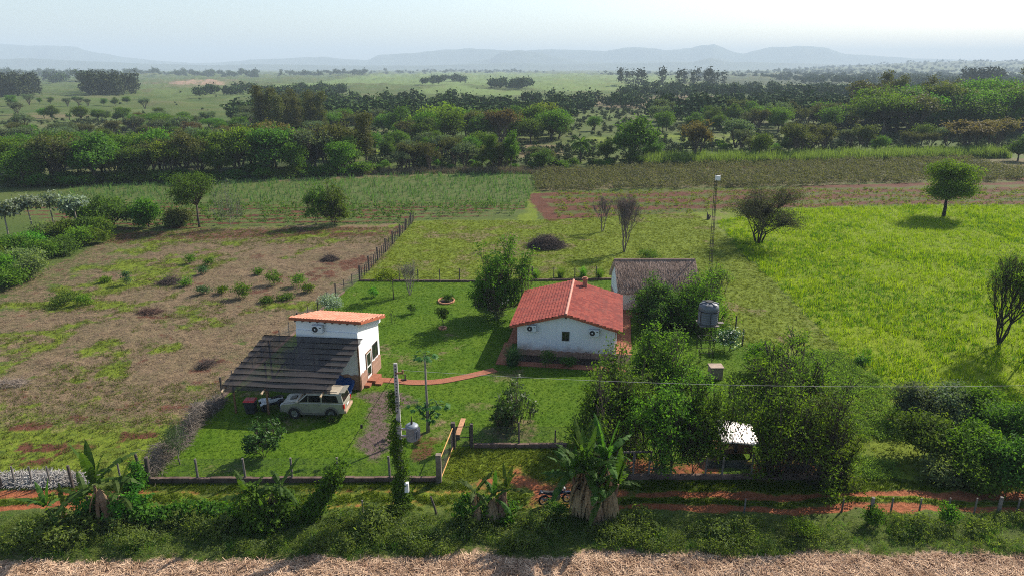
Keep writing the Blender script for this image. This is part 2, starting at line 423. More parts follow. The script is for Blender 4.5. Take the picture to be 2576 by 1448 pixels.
layer('straw', g.mix(c_, tone((.13,.062,.040),(.31,.175,.12),(.52,.36,.27)), tone((.17,.085,.055),(.38,.23,.165),(.60,.43,.33))))
g.col(cur); g.set(Roughness=.95, Specular_IOR_Level=.1)
g.bump(g.math('ADD', g.math('MULTIPLY', f1, .5), f2), .9, .12)
# -- split the one sheet into named pieces of land
ny, nx = XX.shape
idx = np.arange(ny*nx).reshape(ny, nx)
quads = np.stack([idx[:-1,:-1], idx[:-1,1:], idx[1:,1:], idx[1:,:-1]], -1).reshape(-1, 4)
cls = np.zeros((ny, nx), int)
names = ['countryside_ground','mown_grass','lawn','pasture','cleared_field','crop_field','scrub_field','plowed_field','dirt_road','weedy_verge','straw_field']
for i, k in enumerate(('yard','lawn','past','clear','crop','scrub','plow','road','verge','straw')): cls[M[k] > .5] = i+1
qc = cls[:-1,:-1].reshape(-1)
V = np.stack([XX, YY, ZZ], -1).reshape(-1, 3)
def ground_z(x, y):
    j = np.clip(np.searchsorted(ys, y), 1, ny-1); t = x/(y*.84+8.0); i = np.clip(np.searchsorted(tx, t), 1, nx-1)
    return ZZ[j, i]
def at_mask(key, x, y):
    j = np.clip(np.searchsorted(ys, y), 1, ny-1); t = x/(y*.84+8.0); i = np.clip(np.searchsorted(tx, t), 1, nx-1)
    return (M[key] if key in M else A[key])[j, i]
for i, nm in enumerate(names):
    q = quads[qc == i]
    if not len(q): continue
    u, inv = np.unique(q, return_inverse=True)
    me = npmesh(nm, V[u], inv.reshape(-1, 4), g.mat, True)
    for k in A:
        at = me.attributes.new(k, 'FLOAT', 'POINT'); at.data.foreach_set('value', A[k].reshape(-1)[u].astype(np.float32))
    tag(add(nm, me), kind='structure')

# ------------------------------------------------------------------ HILLS
hm = simple('hill_mat', (.05,.075,.035), .95, 0, .3, .004)
def hills(name, dist, prof, thick, seed, base=0):
    # prof: (column, row) of the crest as surveyed at that distance -> a massif with real depth
    prof = sorted(prof); px = np.array([p[0] for p in prof], float); py = np.array([p[1] for p in prof], float)
    cols = np.linspace(px[0], px[-1], 420); crest = np.interp(cols, px, py)
    hz = np.maximum((172.0-crest)/F*dist*1.03+CAM_H, 2)
    X = (cols-CX)/F*dist*1.05
    hz = hz + (fbm(X*.006, X*0, seed, 4)-.5)*hz*.10
    prof_v = np.array([-1, -.75, -.5, -.3, -.15, 0, .2, .5, 1.0]); sh = np.array([0, .10, .28, .55, .85, 1, .9, .5, 0])
    Vx = []
    for v, s_ in zip(prof_v, sh):
        yy = dist + v*thick + (fbm(X*.0024, X*0+v*3, seed+5)-.5)*thick*.25
        k = s_ * (1 + (fbm(X*.005, X*0+v*9, seed+9)-.5)*.35*(s_ < .99))
        Vx.append(np.stack([X*(yy/dist), yy, np.where(s_ == 0, -5, hz*k)], -1))
    Vx = np.array(Vx); n = len(cols); ii = np.arange(len(prof_v)*n).reshape(-1, n)
    q = np.stack([ii[:-1,:-1], ii[:-1,1:], ii[1:,1:], ii[1:,:-1]], -1).reshape(-1, 4)
    o = add(name, npmesh(name, Vx.reshape(-1, 3), q, hm, True)); tag(o, kind='structure'); return o
hills('hills', 11000, [(-500,150),(-200,128),(0,113),(60,117),(150,119),(200,122),(260,124),(300,125),(330,133),(400,147),(480,155),(560,161),(620,160),(700,153),(800,149),(860,147),(910,152),(960,155),(985,143),(1010,141),(1060,140),(1130,131),(1200,128),(1260,133),(1330,133),(1380,130),(1450,133),(1500,134),(1560,126),(1640,131),(1690,129),(1720,123),(1745,121),(1790,137),(1815,140),(1840,133),(1870,124),(1960,124),(2000,128),(2035,140),(2200,150),(2500,160),(2700,172)], 1500, 3)
hills('hills', 9300, [(1130,172),(1180,160),(1240,150),(1262,137),(1300,131),(1360,140),(1440,156),(1500,160),(1560,158),(1640,155),(1700,157),(1760,150),(1800,160),(1900,172)], 900, 7)
hills('hills', 7600, [(-200,150),(0,150),(100,152),(200,150),(330,157),(450,162),(600,166),(700,163),(900,166),(1100,166),(1300,160),(1400,163),(1600,161),(1700,158),(1740,149),(1775,158),(1900,160),(2100,166)], 700, 11)

# ------------------------------------------------------------------ HAZE
hz = NT('haze_mat'); pv = hz.new('VolumePrincipled')
pv.inputs['Color'].default_value = (.70, .86, 1.0, 1); pv.inputs['Density'].default_value = 1/6200.0; pv.inputs['Anisotropy'].default_value = .0
hz.l.new(pv.outputs[0], hz.out.inputs['Volume']); hz.n.remove(hz.b)
b = MB(); b.box(-36000, 36000, -60, 19000, -40, 490)
tag(b.build('haze', hz.mat), 'pale blue haze over the plain and hills', 'haze', kind='stuff')
# ------------------------------------------------------------------ MATERIALS for built things
def wallmat(name, c, stain=(.45,.36,.28)):
    t = NT(name); n = t.noise(1.3, 5, .6, t.obj()); f = t.noise(14, 3, .6, t.obj())
    col = t.mix(t.math('MULTIPLY', t.ramp(n, .5, .85), .22), c, stain)
    mp = t.new('Mapping'); mp.inputs['Scale'].default_value = (2.2, 2.2, .22); t.l.new(t.obj(), mp.inputs['Vector'])
    st = t.noise(3, 4, .6, mp.outputs[0]); col = t.mix(t.math('MULTIPLY', t.ramp(st, .55, .75), .16), col, (.42,.38,.34))
    sx = t.new('SeparateXYZ'); t.l.new(t.obj(), sx.inputs[0])
    col = t.mix(t.math('MULTIPLY', t.ramp(t.math('ADD', sx.outputs[2], t.math('MULTIPLY', n, -1.6)), .45, -.35), .5), col, (.36,.17,.10))
    t.col(col); t.set(Roughness=.85); t.bump(f, .15, .01); return t.mat
white = wallmat('white_plaster', (.74,.75,.76))
def brickmat(name, a, b, mortar, sc, bw=.5, rh=.25, vec='obj', rot=None):
    t = NT(name); br = t.new('TexBrick'); br.inputs['Color1'].default_value = (*a, 1); br.inputs['Color2'].default_value = (*b, 1)
    br.inputs['Mortar'].default_value = (*mortar, 1); br.inputs['Scale'].default_value = sc; br.inputs['Mortar Size'].default_value = .018
    br.inputs['Brick Width'].default_value = bw; br.inputs['Row Height'].default_value = rh
    v = t.obj()
    if rot:
        mp = t.new('Mapping'); mp.inputs['Rotation'].default_value = rot; t.l.new(v, mp.inputs['Vector']); v = mp.outputs[0]
    t.l.new(v, br.inputs['Vector']); n = t.noise(2.5, 4, .6, t.obj())
    t.col(t.mix(t.math('MULTIPLY', t.ramp(n, .35, .75), .5), br.outputs['Color'], tuple(x*.55 for x in a)))
    t.set(Roughness=.9); return t.mat
paving = brickmat('terracotta_paving', (.36,.135,.075), (.29,.10,.055), (.16,.08,.05), 1.7, .5, .25)
stone = brickmat('stone_wainscot', (.42,.25,.18), (.35,.20,.145), (.26,.17,.13), 2.2, .6, .3, rot=(math.pi/2, 0, 0))
brickred = brickmat('red_brick', (.36,.15,.09), (.28,.11,.06), (.3,.24,.2), 3.2, .5, .22, rot=(math.pi/2, 0, 0))
def tilemat(name, a, b, dirt):
    t = NT(name); g = t.new('NewGeometry'); n = t.noise(1.1, 4, .6, t.obj()); f = t.noise(11, 3, .7, t.obj())
    vo = t.new('TexVoronoi'); vo.inputs['Scale'].default_value = 3.2; t.l.new(t.obj(), vo.inputs['Vector'])
    sep = t.new('SeparateColor'); t.l.new(vo.outputs['Color'], sep.inputs[0])
    col = t.mix(t.ramp(sep.outputs[0], .2, .8), a, b)
    col = t.mix(t.math('MULTIPLY', t.ramp(n, .45, .75), .45), col, dirt)
    col = t.mix(t.math('MULTIPLY', t.ramp(f, .5, .8), .35), col, dirt)
    t.col(col); t.set(Roughness=.75, Specular_IOR_Level=.18); return t.mat
tile_red = tilemat('red_roof_tile', (.36,.082,.056), (.25,.050,.038), (.17,.07,.055))
tile_orange = tilemat('orange_roof_tile', (.60,.27,.175), (.50,.19,.115), (.36,.16,.11))
terracotta = simple('terracotta_edge', (.34,.095,.045), .8, 0, .3, 5)
ridge_m = simple('ridge_tile', (.50,.22,.16), .7, 0, .2, 6)
darkglass = simple('dark_glass', (.012,.014,.016), .08, 0, .1, 2, 0, .6)
ac_white = simple('ac_housing', (.62,.64,.65), .5, 0, .1, 3)
grill = simple('black_grill', (.03,.03,.035), .6)
wood_dark = simple('weathered_post', (.095,.075,.065), .9, 0, .4, 7, .3)
wood_grey = simple('grey_timber', (.17,.15,.135), .9, 0, .35, 6, .3)
wood_brown = simple('brown_timber', (.20,.105,.055), .85, 0, .3, 6, .2)
wood_light = simple('fresh_cut_wood', (.55,.40,.25), .8, 0, .2, 8)
plank_m = simple('orange_plank', (.46,.24,.125), .75, 0, .25, 5, .15)
concrete = simple('concrete', (.36,.35,.34), .9, 0, .2, 2.5, .2)
curb_m = simple('mossy_curb', (.145,.095,.075), .95, 0, .45, 2.0, .3)
metal_grey = simple('grey_metal', (.30,.31,.33), .45, .6, .2, 4)
black_metal = simple('black_steel', (.018,.017,.017), .6, .2, .2, 4)
rubber = simple('rubber', (.018,.018,.018), .85)
tank_m = simple('grey_tank_plastic', (.125,.135,.155), .5, 0, .15, 1.5)
tin = simple('tin_sheet', (.62,.58,.56), .45, .35, .25, 3)
galv = simple('transformer_grey', (.22,.24,.275), .45, .2, .12, 3)
white_p = simple('white_plastic', (.72,.72,.70), .5, 0, .1, 3)
red_p = simple('red_plastic', (.45,.03,.03), .5, 0, .12, 3)
bin_m = simple('dark_bin_plastic', (.025,.028,.035), .55)
blue_tarp = simple('blue_tarp', (.015,.06,.20), .6, 0, .3, 3, .3)
orange_pipe = simple('orange_pipe', (.50,.27,.085), .7, 0, .2, 5)
silver = simple('champagne_paint', (.31,.29,.235), .3, .25, .12, 2, 0, .5)
cladding = simple('grey_cladding', (.15,.14,.12), .5, .1, .12, 2)
rim_m = simple('alloy_rim', (.42,.42,.43), .35, .8, .1, 4)
lamp_red = simple('red_lamp', (.42,.012,.012), .25)
lamp_clear = simple('clear_lamp', (.62,.63,.62), .15)
dark_blue = simple('dark_blue_paint', (.012,.02,.05), .3)
twig_m = simple('dry_twig', (.095,.070,.060), .95, 0, .5, 3)
def netmat(name, c, alpha, sc=60):
    t = NT(name); t.col(c); t.set(Roughness=.9, Specular_IOR_Level=.1)
    tr = t.new('BsdfTransparent'); ms = t.new('MixShader')
    n = t.noise(sc, 2, .5, t.obj()); m = t.noise(.9, 4, .6, t.obj())
    t.l.new(t.math('ADD', t.math('MULTIPLY', t.math('SUBTRACT', n, .5), .5), t.ramp(m, .3, .7, alpha-.10, alpha+.10)), ms.inputs[0])
    t.l.new(tr.outputs[0], ms.inputs[1]); t.l.new(t.b.outputs[0], ms.inputs[2]); t.l.new(ms.outputs[0], t.out.inputs['Surface']); return t.mat
shade_net = netmat('black_shade_net', (.060,.054,.053), .88)
wire_mesh = netmat('wire_mesh', (.16,.15,.145), .16)
green_net = netmat('dark_green_net', (.012,.02,.015), .9)

def tile_slope(mb, x0, z0, x1, z1, y0, y1, courses, cols, amp=.035, step=.075, thick=.10, m=0):
    # tiled pitch in the x-z plane from eave (x0,z0) up to ridge (x1,z1), running along y; courses overlap, barrels across
    nx_ = cols*4; ysv = np.linspace(y0, y1, nx_+1)
    nrm = Vector((-(z1-z0), 0, x1-x0)).normalized()
    if nrm.z < 0: nrm = -nrm
    def pt(t, y, h): return (x0+(x1-x0)*t+nrm.x*h, y, z0+(z1-z0)*t+nrm.z*h)
    for c in range(courses):
        t0, t1 = c/courses, (c+1)/courses
        b = len(mb.v)
        off = (c % 2)*.5
        for (t, h) in ((t0, 0), (t0, step), (t1, 0)):
            for k, y in enumerate(ysv):
                a = abs(math.sin((k/4.0+off)*math.pi))
                mb.v.append(pt(t, y, thick + h + amp*a))
        n = nx_+1
        for r_ in range(2):
            for k in range(nx_):
                i = b+r_*n+k; mb.f.append((i, i+1, i+n+1, i+n)); mb.m.append(m)
    # under-slab
    p = [pt(0,y0,0), pt(1,y0,0), pt(1,y1,0), pt(0,y1,0), pt(0,y0,thick), pt(1,y0,thick), pt(1,y1,thick), pt(0,y1,thick)]
    mb._hex(p, m)

def ac_unit(parent_rot, loc, label):
    t = thing('air_conditioner', label, 'air conditioner', loc, parent_rot)
    b = MB(); b.box(-.42,.42,-.16,.16,-.30,.30); b.build('housing', ac_white, t, bevel=.02)
    f = MB(); f.lathe([(.235,-.175),(.235,-.162),(.215,-.185),(.06,-.18),(.001,-.18)], 24, (-.14,0,0), axis='y'); f.build('fan_grill', grill, t)
    g = MB(); g.lathe([(.06,-.19),(.055,-.20),(.001,-.20)], 14, (-.14,0,0), axis='y'); g.build('fan_hub', white_p, t)
    l = MB(); l.box(.20,.36,-.166,-.161,.10,.18); l.build('badge_plate', grill, t)
    for x_ in (-.36,.32): r = MB(); r.box(x_,x_+.04,-.10,.22,-.36,-.302); r.build('bracket', metal_grey, t)
    return t

# ------------------------------------------------------------------ MAIN HOUSE (white walls, red gable roof)
HR = -R(8.7); HC = Vector((5.32, 59.36, 0))
house = thing('house', 'white house with a red tiled gable roof and small chimney', 'house', HC, HR)
HW, HL, RW, RL, ZE, ZR = 4.22, 4.52, 4.80, 4.98, 2.72, 4.02
sl = (ZR-ZE)/RW
w = MB(); zt = ZE + (RW-HW)*sl - .02
w.prism([(-HW,0),(HW,0),(HW,zt),(0,ZR-.03),(-HW,zt)], -HL, -HL+.2, 'y')
w.prism([(-HW,0),(HW,0),(HW,zt),(0,ZR-.03),(-HW,zt)], HL-.2, HL, 'y')
w.box(-HW,-HW+.2,-HL+.2,HL-.2,0,zt-.02); w.box(HW-.2,HW,-HL+.2,HL-.2,0,zt-.02)
w.build('wall', white, house)
r = MB()
tile_slope(r, -RW, ZE, 0, ZR, -RL, RL, 17, 44); tile_slope(r, RW, ZE, 0, ZR, -RL, RL, 17, 44)
roof = r.build('roof', tile_red, house)
rd = MB()
for k in range(27):
    y = -RL+k*(2*RL-.36)/26
    rd.tube([(0,y,ZR+.11),(0,y+.40,ZR+.13)], [.13,.115], 8)
rd.build('ridge_tiles', ridge_m, roof)
fs = MB()
for sx in (-1, 1):
    for yy in (-RL-.035, RL+.005):
        fs.bar((sx*RW, yy+.015, ZE+.02), (0.02*sx, yy+.015, ZR+.02), .03, .20)
    fs.bar((sx*(RW+.02), -RL, ZE+.0), (sx*(RW+.02), RL, ZE+.0), .035, .16)
fs.build('fascia', terracotta, roof)
ch = MB(); ch.box(.95,1.37,3.75,4.17,3.4,4.62); ch.box(.87,1.45,3.67,4.25,4.62,4.70); ch.box(1.0,1.32,3.8,4.12,4.70,4.82); ch.build('chimney', brickred, roof)
bm_ = MB(); bm_.box(-.07,.07,-RL+.05,-HL+.01,ZR-.28,ZR-.10); bm_.build('ridge_beam', wood_dark, house)
wn_ = MB(); wn_.box(-.27,.27,-HL-.012,-HL-.002,1.62,2.38); wo = wn_.build('window', darkglass, house)
wf = MB()
for a in ((-.32,.32,1.57,1.62),(-.32,.32,2.38,2.43),(-.32,-.27,1.62,2.38),(.27,.32,1.62,2.38),(-.02,.02,1.62,2.38)): wf.box(a[0],a[1],-HL-.035,-HL-.014,a[2],a[3])
wf.build('frame', wood_dark, wo)
def scallop(x0, x1, h, n, amp=.09, seed=1):
    rr = random.Random(seed); pts = [(x0,0),(x1,0)]; N = n*8
    for k in range(N+1):
        t = 1-k/N; pts.append((x0+(x1-x0)*t, h + amp*(abs(math.sin(t*n*math.pi))-.5) + rr.uniform(-.01,.01)))
    return pts
sk = MB(); sk.prism(scallop(-HW, HW, .55, 12), -HL-.05, -HL-.003, 'y')
sk.prism(scallop(-HL, HL, .55, 12, seed=3), HW+.003, HW+.05, 'x'); sk.prism(scallop(-HL, HL, .55, 12, seed=4), -HW-.05, -HW-.003, 'x')
sk.build('stone_skirting', stone, house)
dp = MB(); dp.tube([(HW+.09,-HL+.06,.1),(HW+.09,-HL+.06,zt-.1)], .05, 8); dp.build('downpipe', white_p, house)
for y0 in (-2.6, 1.6): dr = MB(); dr.box(-HW-.012,-HW-.002,y0,y0+1.1,.9,2.1); dr.build('window', darkglass, house)
dr = MB(); dr.box(-HW-.012,-HW-.002,-.4,.5,.06,2.15); dr.build('door', wood_brown, house)
HM = Matrix.Translation(HC) @ Matrix.Rotation(HR, 4, 'Z')
ac_unit(HR, HM @ Vector((-2.95,-HL-.24,2.66)), 'air conditioner unit at the left end of the white gable wall under the red roof')
ac_unit(HR, HM @ Vector((2.42,-HL-.24,2.56)), 'air conditioner unit at the right end of the white gable wall under the red roof')

# ------------------------------------------------------------------ SMALL HOUSE (tall, mono-pitch)
SR = -R(10); SN = Vector((-11.82, 48.57, 0))
SM = Matrix.Translation(SN) @ Matrix.Rotation(SR, 4, 'Z')
hut = thing('small_house', 'tall narrow white house with an orange mono pitch roof beside the shade net', 'house', SN, SR)
D1, SW, SD = .12, 5.05, 4.3
w = MB()
w.prism([(0,0),(SD,0),(SD,4.55),(D1,5.52),(D1,4.74),(0,4.74)], -.2, 0, 'x'); w.prism([(0,0),(SD,0),(SD,4.55),(D1,5.52),(D1,4.74),(0,4.74)], -SW, -SW+.2, 'x')
w.box(-SW+.2,-.2,0,.2,0,4.74); w.box(-SW+.2,-.2,D1,D1+.2,4.742,5.50); w.box(-SW+.2,-.2,SD-.2,SD,0,4.52)
w.build('wall', white, hut)
r = MB(); tmp = MB(); tile_slope(tmp, -SD-.55, 4.40, -D1+.32, 5.68, -SW-.35, .42, 10, 24)
r.v = [(y, -x, z) for x, y, z in tmp.v]; r.f = tmp.f; r.m = tmp.m
ro = r.build('roof', tile_orange, hut)
fs = MB(); fs.box(-SW-.36,.43,D1-.36,D1-.325,5.58,5.80)
fs.bar((.445,D1-.32,5.68),(.445,SD+.55,4.42),.03,.20); fs.bar((-SW-.375,D1-.32,5.68),(-SW-.375,SD+.55,4.42),.03,.20); fs.build('fascia', terracotta, ro)
for k in range(9): rf = MB(); x = -SW+.1+k*(SW-.2)/8; rf.box(x-.06,x+.06,D1-.30,D1-.003,5.46,5.59); rf.build('rafter_end', wood_dark, ro)
bk = MB(); bk.box(-.17,.03,SD+.002,SD+.5,3.95,4.42); bk.build('beam_end', white, hut)
dw = MB(); dw.box(.003,.03,1.35,2.30,.32,2.45); d = dw.build('door', white_p, hut)
gl = MB(); gl.box(.032,.037,1.47,2.18,1.35,2.35); gl.box(.032,.037,1.47,2.18,.5,1.2); gl.build('door_glass', darkglass, d)
df = MB()
for a in ((1.25,1.35,.3,2.55),(2.30,2.40,.3,2.55),(1.35,2.30,2.45,2.55)): df.box(.003,.055,a[0],a[1],a[2],a[3])
df.build('door_frame', wood_brown, d)
wi = MB(); wi.box(.003,.012,2.72,3.80,1.45,2.62); wi = wi.build('window', darkglass, hut)
wf = MB()
for a in ((2.66,2.72,1.4,2.68),(3.80,3.86,1.4,2.68),(2.72,3.80,1.4,1.45),(2.72,3.80,2.62,2.68),(3.24,3.28,1.45,2.62)): wf.box(.003,.03,a[0],a[1],a[2],a[3])
wf.build('frame', wood_dark, wi)
fw = MB(); fw.box(-3.4,-2.4,-.012,-.002,1.5,2.5); fw.build('window', darkglass, hut)
sk = MB(); sk.prism(scallop(-SW, 0, 1.22, 7, .12), -.055, -.003, 'y'); sk.prism(scallop(.05, 1.245, 1.22, 2, .12), .003, .055, 'x'); sk.prism(scallop(2.405, SD, 1.25, 3, .12), .003, .055, 'x')
sk.build('stone_skirting', stone, hut)
st = MB(); st.box(.06,.75,1.15,2.5,0,.30); st.box(.75,1.25,1.0,2.1,0,.14); st.box(.06,.5,.5,1.15,0,.18); st.build('doorstep', paving, hut)
ac_unit(SR, SM @ Vector((-3.15, D1-.26, 4.98)), 'outdoor air conditioner unit high on the upper front wall of the tall narrow house')
pp = MB(); pp.tube([(0,0,0),(0,0,.75)], .03, 6)
o = pp.build('wall_pipe', white_p, hut, loc=(-2.62, D1-.05, 4.75))

# ------------------------------------------------------------------ SHADE-NET CARPORT
car = thing('carport', 'black shade net carport on wooden posts leaning against the tall white house', 'carport', (-16.5, 46, 0))
off = Vector((-16.5, 46, 0))
nfl, nfr, nbl, nbr = Vector((-20.97,44.82,2.2)), Vector((-12.95,43.99,2.2)), Vector((-19.2,49.21,4.35)), Vector((-11.40,48.36,4.35))
Vn = []; NB, NSUB, NA = 9, 4, 30
for j in range(NB*NSUB+1):
    v = j/(NB*NSUB); sag = -.022*math.sin((j % NSUB)/NSUB*math.pi)
    for i in range(NA+1):
        u = i/NA; p = (nfl*(1-u)+nfr*u)*(1-v) + (nbl*(1-u)+nbr*u)*v
        e = .05*math.sin(j*1.57)*(u in (0, 1)) + .03*math.sin(i*.9+j)
        Vn.append((p.x-off.x+e*(u in (0,1)), p.y-off.y, p.z+sag+.03*math.sin(u*9+v*5)*math.sin(u*math.pi)))
# hanging front hem
for i in range(NA+1):
    u = i/NA; p = nfl*(1-u)+nfr*u; Vn.append((p.x-off.x, p.y-off.y-.02, p.z-.22-.10*abs(math.sin(u*7))-(.25 if u < .12 else 0)))
n = NA+1; Q = []
for j in range(NB*NSUB):
    for i in range(NA): a = j*n+i; Q.append((a, a+1, a+n+1, a+n))
h0 = (NB*NSUB+1)*n
for i in range(NA): Q.append((h0+i, h0+i+1, i+1, i))
add('shade_net', npmesh('shade_net', Vn, Q, shade_net, True), car)
pm = MB()
for k in range(NB+1):
    v = k/NB; a = nfl*(1-v)+nbl*v-off; c = nfr*(1-v)+nbr*v-off
    pm.tube([a+Vector((0,0,.025)), (a+c)/2+Vector((0,0,.0)), c+Vector((0,0,.025))], .026, 6)
pm.build('purlin', simple('black_pole', (.014,.013,.013), .98, 0, .2, 3, 0, .0), car)
def cpost(x, y, z, rad=.085, m=wood_brown): b = MB(); b.tube([(x-off.x,y-off.y,0),(x-off.x+.02,y-off.y,z)], [rad, rad*.9], 8); b.build('post', m, car)
for u, v in ((.09,.02),(.40,.02),(.955,.02)):
    p = (nfl*(1-u)+nfr*u)*(1-v)+(nbl*(1-u)+nbr*u)*v; cpost(p.x, p.y, p.z-.15)
for u, v in ((.2,.5),(.52,.5),(.05,.97),(.50,.97)):
    p = (nfl*(1-u)+nfr*u)*(1-v)+(nbl*(1-u)+nbr*u)*v; cpost(p.x, p.y, p.z-.15, .08)
cpost(SN.x-.02, SN.y-.17, 4.3, .075)
for u in (.03,.40,.94):
    a = nfl*(1-u)+nfr*u; c = nbl*(1-u)+nbr*u; d_ = (c-a).normalized(); a2 = a-d_*.45
    b = MB(); b.tube([a2-off-Vector((0,0,.14)), c-off-Vector((0,0,.14))], .075, 8); rb = b.build('rafter', wood_brown, car)
    e = MB(); e.tube([a2-off-Vector((0,0,.14))-d_*.02, a2-off-Vector((0,0,.14))+d_*.30], .082, 8); e.build('cut_end', wood_light, rb)

# ------------------------------------------------------------------ BLUE TARP by the stone wall
rr = random.Random(4); tv = []; tq = []
for j in range(13):
    for i in range(15):
        u, v = i/14, j/12
        x = -1.9+u*1.5+rr.uniform(-.03,.03); y = -.14-(1-v)**1.4*1.2-.06*math.sin(u*14+v*2); z = .04+1.15*v*(1-.25*u)+.05*math.sin(u*11)
        tv.append(tuple(SM @ Vector((x, y, z))))
for j in range(12):
    for i in range(14): a = j*15+i; tq.append((a, a+1, a+16, a+15))
o = add('blue_tarp', npmesh('blue_tarp', tv, tq, blue_tarp, True)); tag(o, 'blue tarpaulin draped against the stone base of the tall white house', 'tarpaulin')
sm_ = o.modifiers.new('thickness', 'SOLIDIFY'); sm_.thickness = .02

# ------------------------------------------------------------------ THATCHED HOUSE
TX0, TX1, TYF, TYB, TYR = 10.95, 19.35, 66.6, 73.4, 70.0
th = thing('thatched_house', 'white walled house under a thick grey thatch roof behind the red-roofed house', 'house', ((TX0+TX1)/2, TYR, 0))
hw = (TX1-TX0)/2
w = MB()
for sx in (-1, 1):
    x = sx*(hw-.25); w.prism([(-2.8,0),(2.8,0),(2.8,2.5),(0,4.35),(-2.8,2.5)], x-.1, x+.1, 'x')
w.box(-hw+.36,hw-.36,-2.8,-2.6,0,2.45); w.box(-hw+.36,hw-.36,2.6,2.8,0,2.45); w.build('wall', white, th)
for x0 in (-1.3, 1.2): wd = MB(); wd.box(x0,x0+.8,-2.815,-2.803,1.0,2.0); wd.build('window', darkglass, th)
sk = MB(); sk.box(-hw+.10,-hw+.147,-2.7,2.7,0,.9); sk.build('stone_skirting', stone, th)
thatch = NT('grey_thatch'); n1_ = thatch.noise(7, 5, .7, thatch.obj()); n2_ = thatch.noise(1.2, 4, .6, thatch.obj())
g_ = thatch.new('NewGeometry')
thatch.col(thatch.mix(thatch.ramp(n2_, .3, .7), thatch.mix(g_.outputs['Random Per Island'], (.12,.078,.056), (.35,.245,.185)), thatch.mix(g_.outputs['Random Per Island'], (.155,.105,.078), (.45,.325,.255))))
thatch.set(Roughness=.98, Specular_IOR_Level=.05)
rg = np.random.default_rng(5)
base = MB()
ridge_z, eave_z = 4.62, 2.1
for s_ in (-1, 1):
    prof = [(0, ridge_z), (s_*1.2, 3.95), (s_*2.4, 3.05), (s_*3.45, eave_z), (s_*3.40, eave_z-.22), (s_*2.3, 2.72), (s_*1.1, 3.6), (0, ridge_z-.35)]
    base.prism(prof if s_ > 0 else prof[::-1], -hw-.05, hw+.05, 'x')
rfo = base.build('roof', thatch.mat, th)
# straw stalks lying down the slope
N = 9000; t_ = rg.random(N); side = rg.choice([-1, 1], N, p=[.75,.25]); xs_ = rg.uniform(-hw-.12, hw+.12, N); L = rg.uniform(.25,.6,N)
yy = side*3.45*t_; zz = np.interp(t_, [0,.35,.7,1], [ridge_z,3.95,3.05,eave_z])
dy = side*.80; dz = np.full(N, -.60); wv = rg.uniform(.012,.035,N)
lift = rg.uniform(.01,.07,N)
p0 = np.stack([xs_, yy, zz+lift+.01], -1); p1 = p0 + np.stack([rg.normal(0,.07,N), dy*L, dz*L+rg.uniform(-.01,.07,N)], -1)
a_w = np.stack([wv, np.zeros(N), np.zeros(N)], -1)
Vt = np.stack([p0-a_w, p0+a_w, p1+a_w*.4, p1-a_w*.4], 1).reshape(-1, 3)
add('thatch_stalks', npmesh('thatch_stalks', Vt, np.arange(4*N).reshape(-1, 4), thatch.mat), rfo)
rc = MB(); rc.tube([(-hw-.1,0,ridge_z+.03),(0,0,ridge_z+.05),(hw+.1,0,ridge_z+.03)], .13, 8); rc.build('ridge_roll', thatch.mat, rfo)

# ------------------------------------------------------------------ PAVING
def sheet(name, pts, z, m, kind='structure'):
    b = MB(); b.prism([(p[0], p[1]) for p in pts], -.02, z); o = b.build(name, m); tag(o, kind=kind); return o
def ribbon(name, pts, w, z, m):
    c = [Vector(gp(*p)) for p in pts]; L = []; Rr = []
    for i, p in enumerate(c):
        d = (c[min(i+1,len(c)-1)]-c[max(i-1,0)]); d.normalize(); nrm = Vector((-d.y, d.x, 0)); L.append(p+nrm*w/2); Rr.append(p-nrm*w/2)
    b = MB()
    for i in range(len(c)-1): b.prism([(q.x,q.y) for q in (L[i],Rr[i],Rr[i+1],L[i+1])], -.02, z)
    o = b.build(name, m); tag(o, kind='structure'); return o
def curve(pts, n=8):
    out = []
    for i in range(len(pts)-1):
        p0 = pts[max(i-1,0)]; p1 = pts[i]; p2 = pts[i+1]; p3 = pts[min(i+2,len(pts)-1)]
        for k in range(n):
            t = k/n; out.append(tuple(.5*((2*p1[j])+(-p0[j]+p2[j])*t+(2*p0[j]-5*p1[j]+4*p2[j]-p3[j])*t*t+(-p0[j]+3*p1[j]-3*p2[j]+p3[j])*t**3) for j in (0,1)))
    return out+[pts[-1]]
ribbon('brick_path', curve([(946,955),(990,957),(1040,962),(1100,960),(1160,950),(1205,940),(1246,930)]), .85, .05, paving)
hl = lambda *a: [tuple((HM @ Vector((x, y, 0))))[:2] for x, y in a]
soilbed = simple('garden_soil', (.045,.028,.020), .98, 0, .5, 3, .5)
sheet('paved_terrace', hl((-5.5,-2.0),(-4.25,-2.0),(-4.25,4.6),(-5.5,4.6)), .07, paving)
sheet('paved_walk', hl((4.28,-3.2),(5.75,-3.2),(5.75,8.2),(4.28,8.2)), .07, paving)
sheet('brick_path', hl((-5.75,-6.9),(-5.0,-6.9),(-5.0,-2.0),(-5.75,-2.0)), .062, paving)
sheet('brick_path', hl((-4.995,-6.9),(5.2,-6.9),(5.2,-6.05),(-4.995,-6.05)), .06, paving)
sheet('flower_bed', hl((-4.99,-6.04),(5.2,-6.04),(5.2,-4.58),(-4.99,-4.58)), .045, soilbed)
sheet('gravel_bed', hl((4.30,-4.5),(5.4,-5.2),(5.7,-3.22),(4.30,-3.22)), .05, soilbed)
sheet('paved_patio', [(11.0,65.0),(13.6,65.0),(13.6,67.1),(11.0,67.1)], .055, paving)

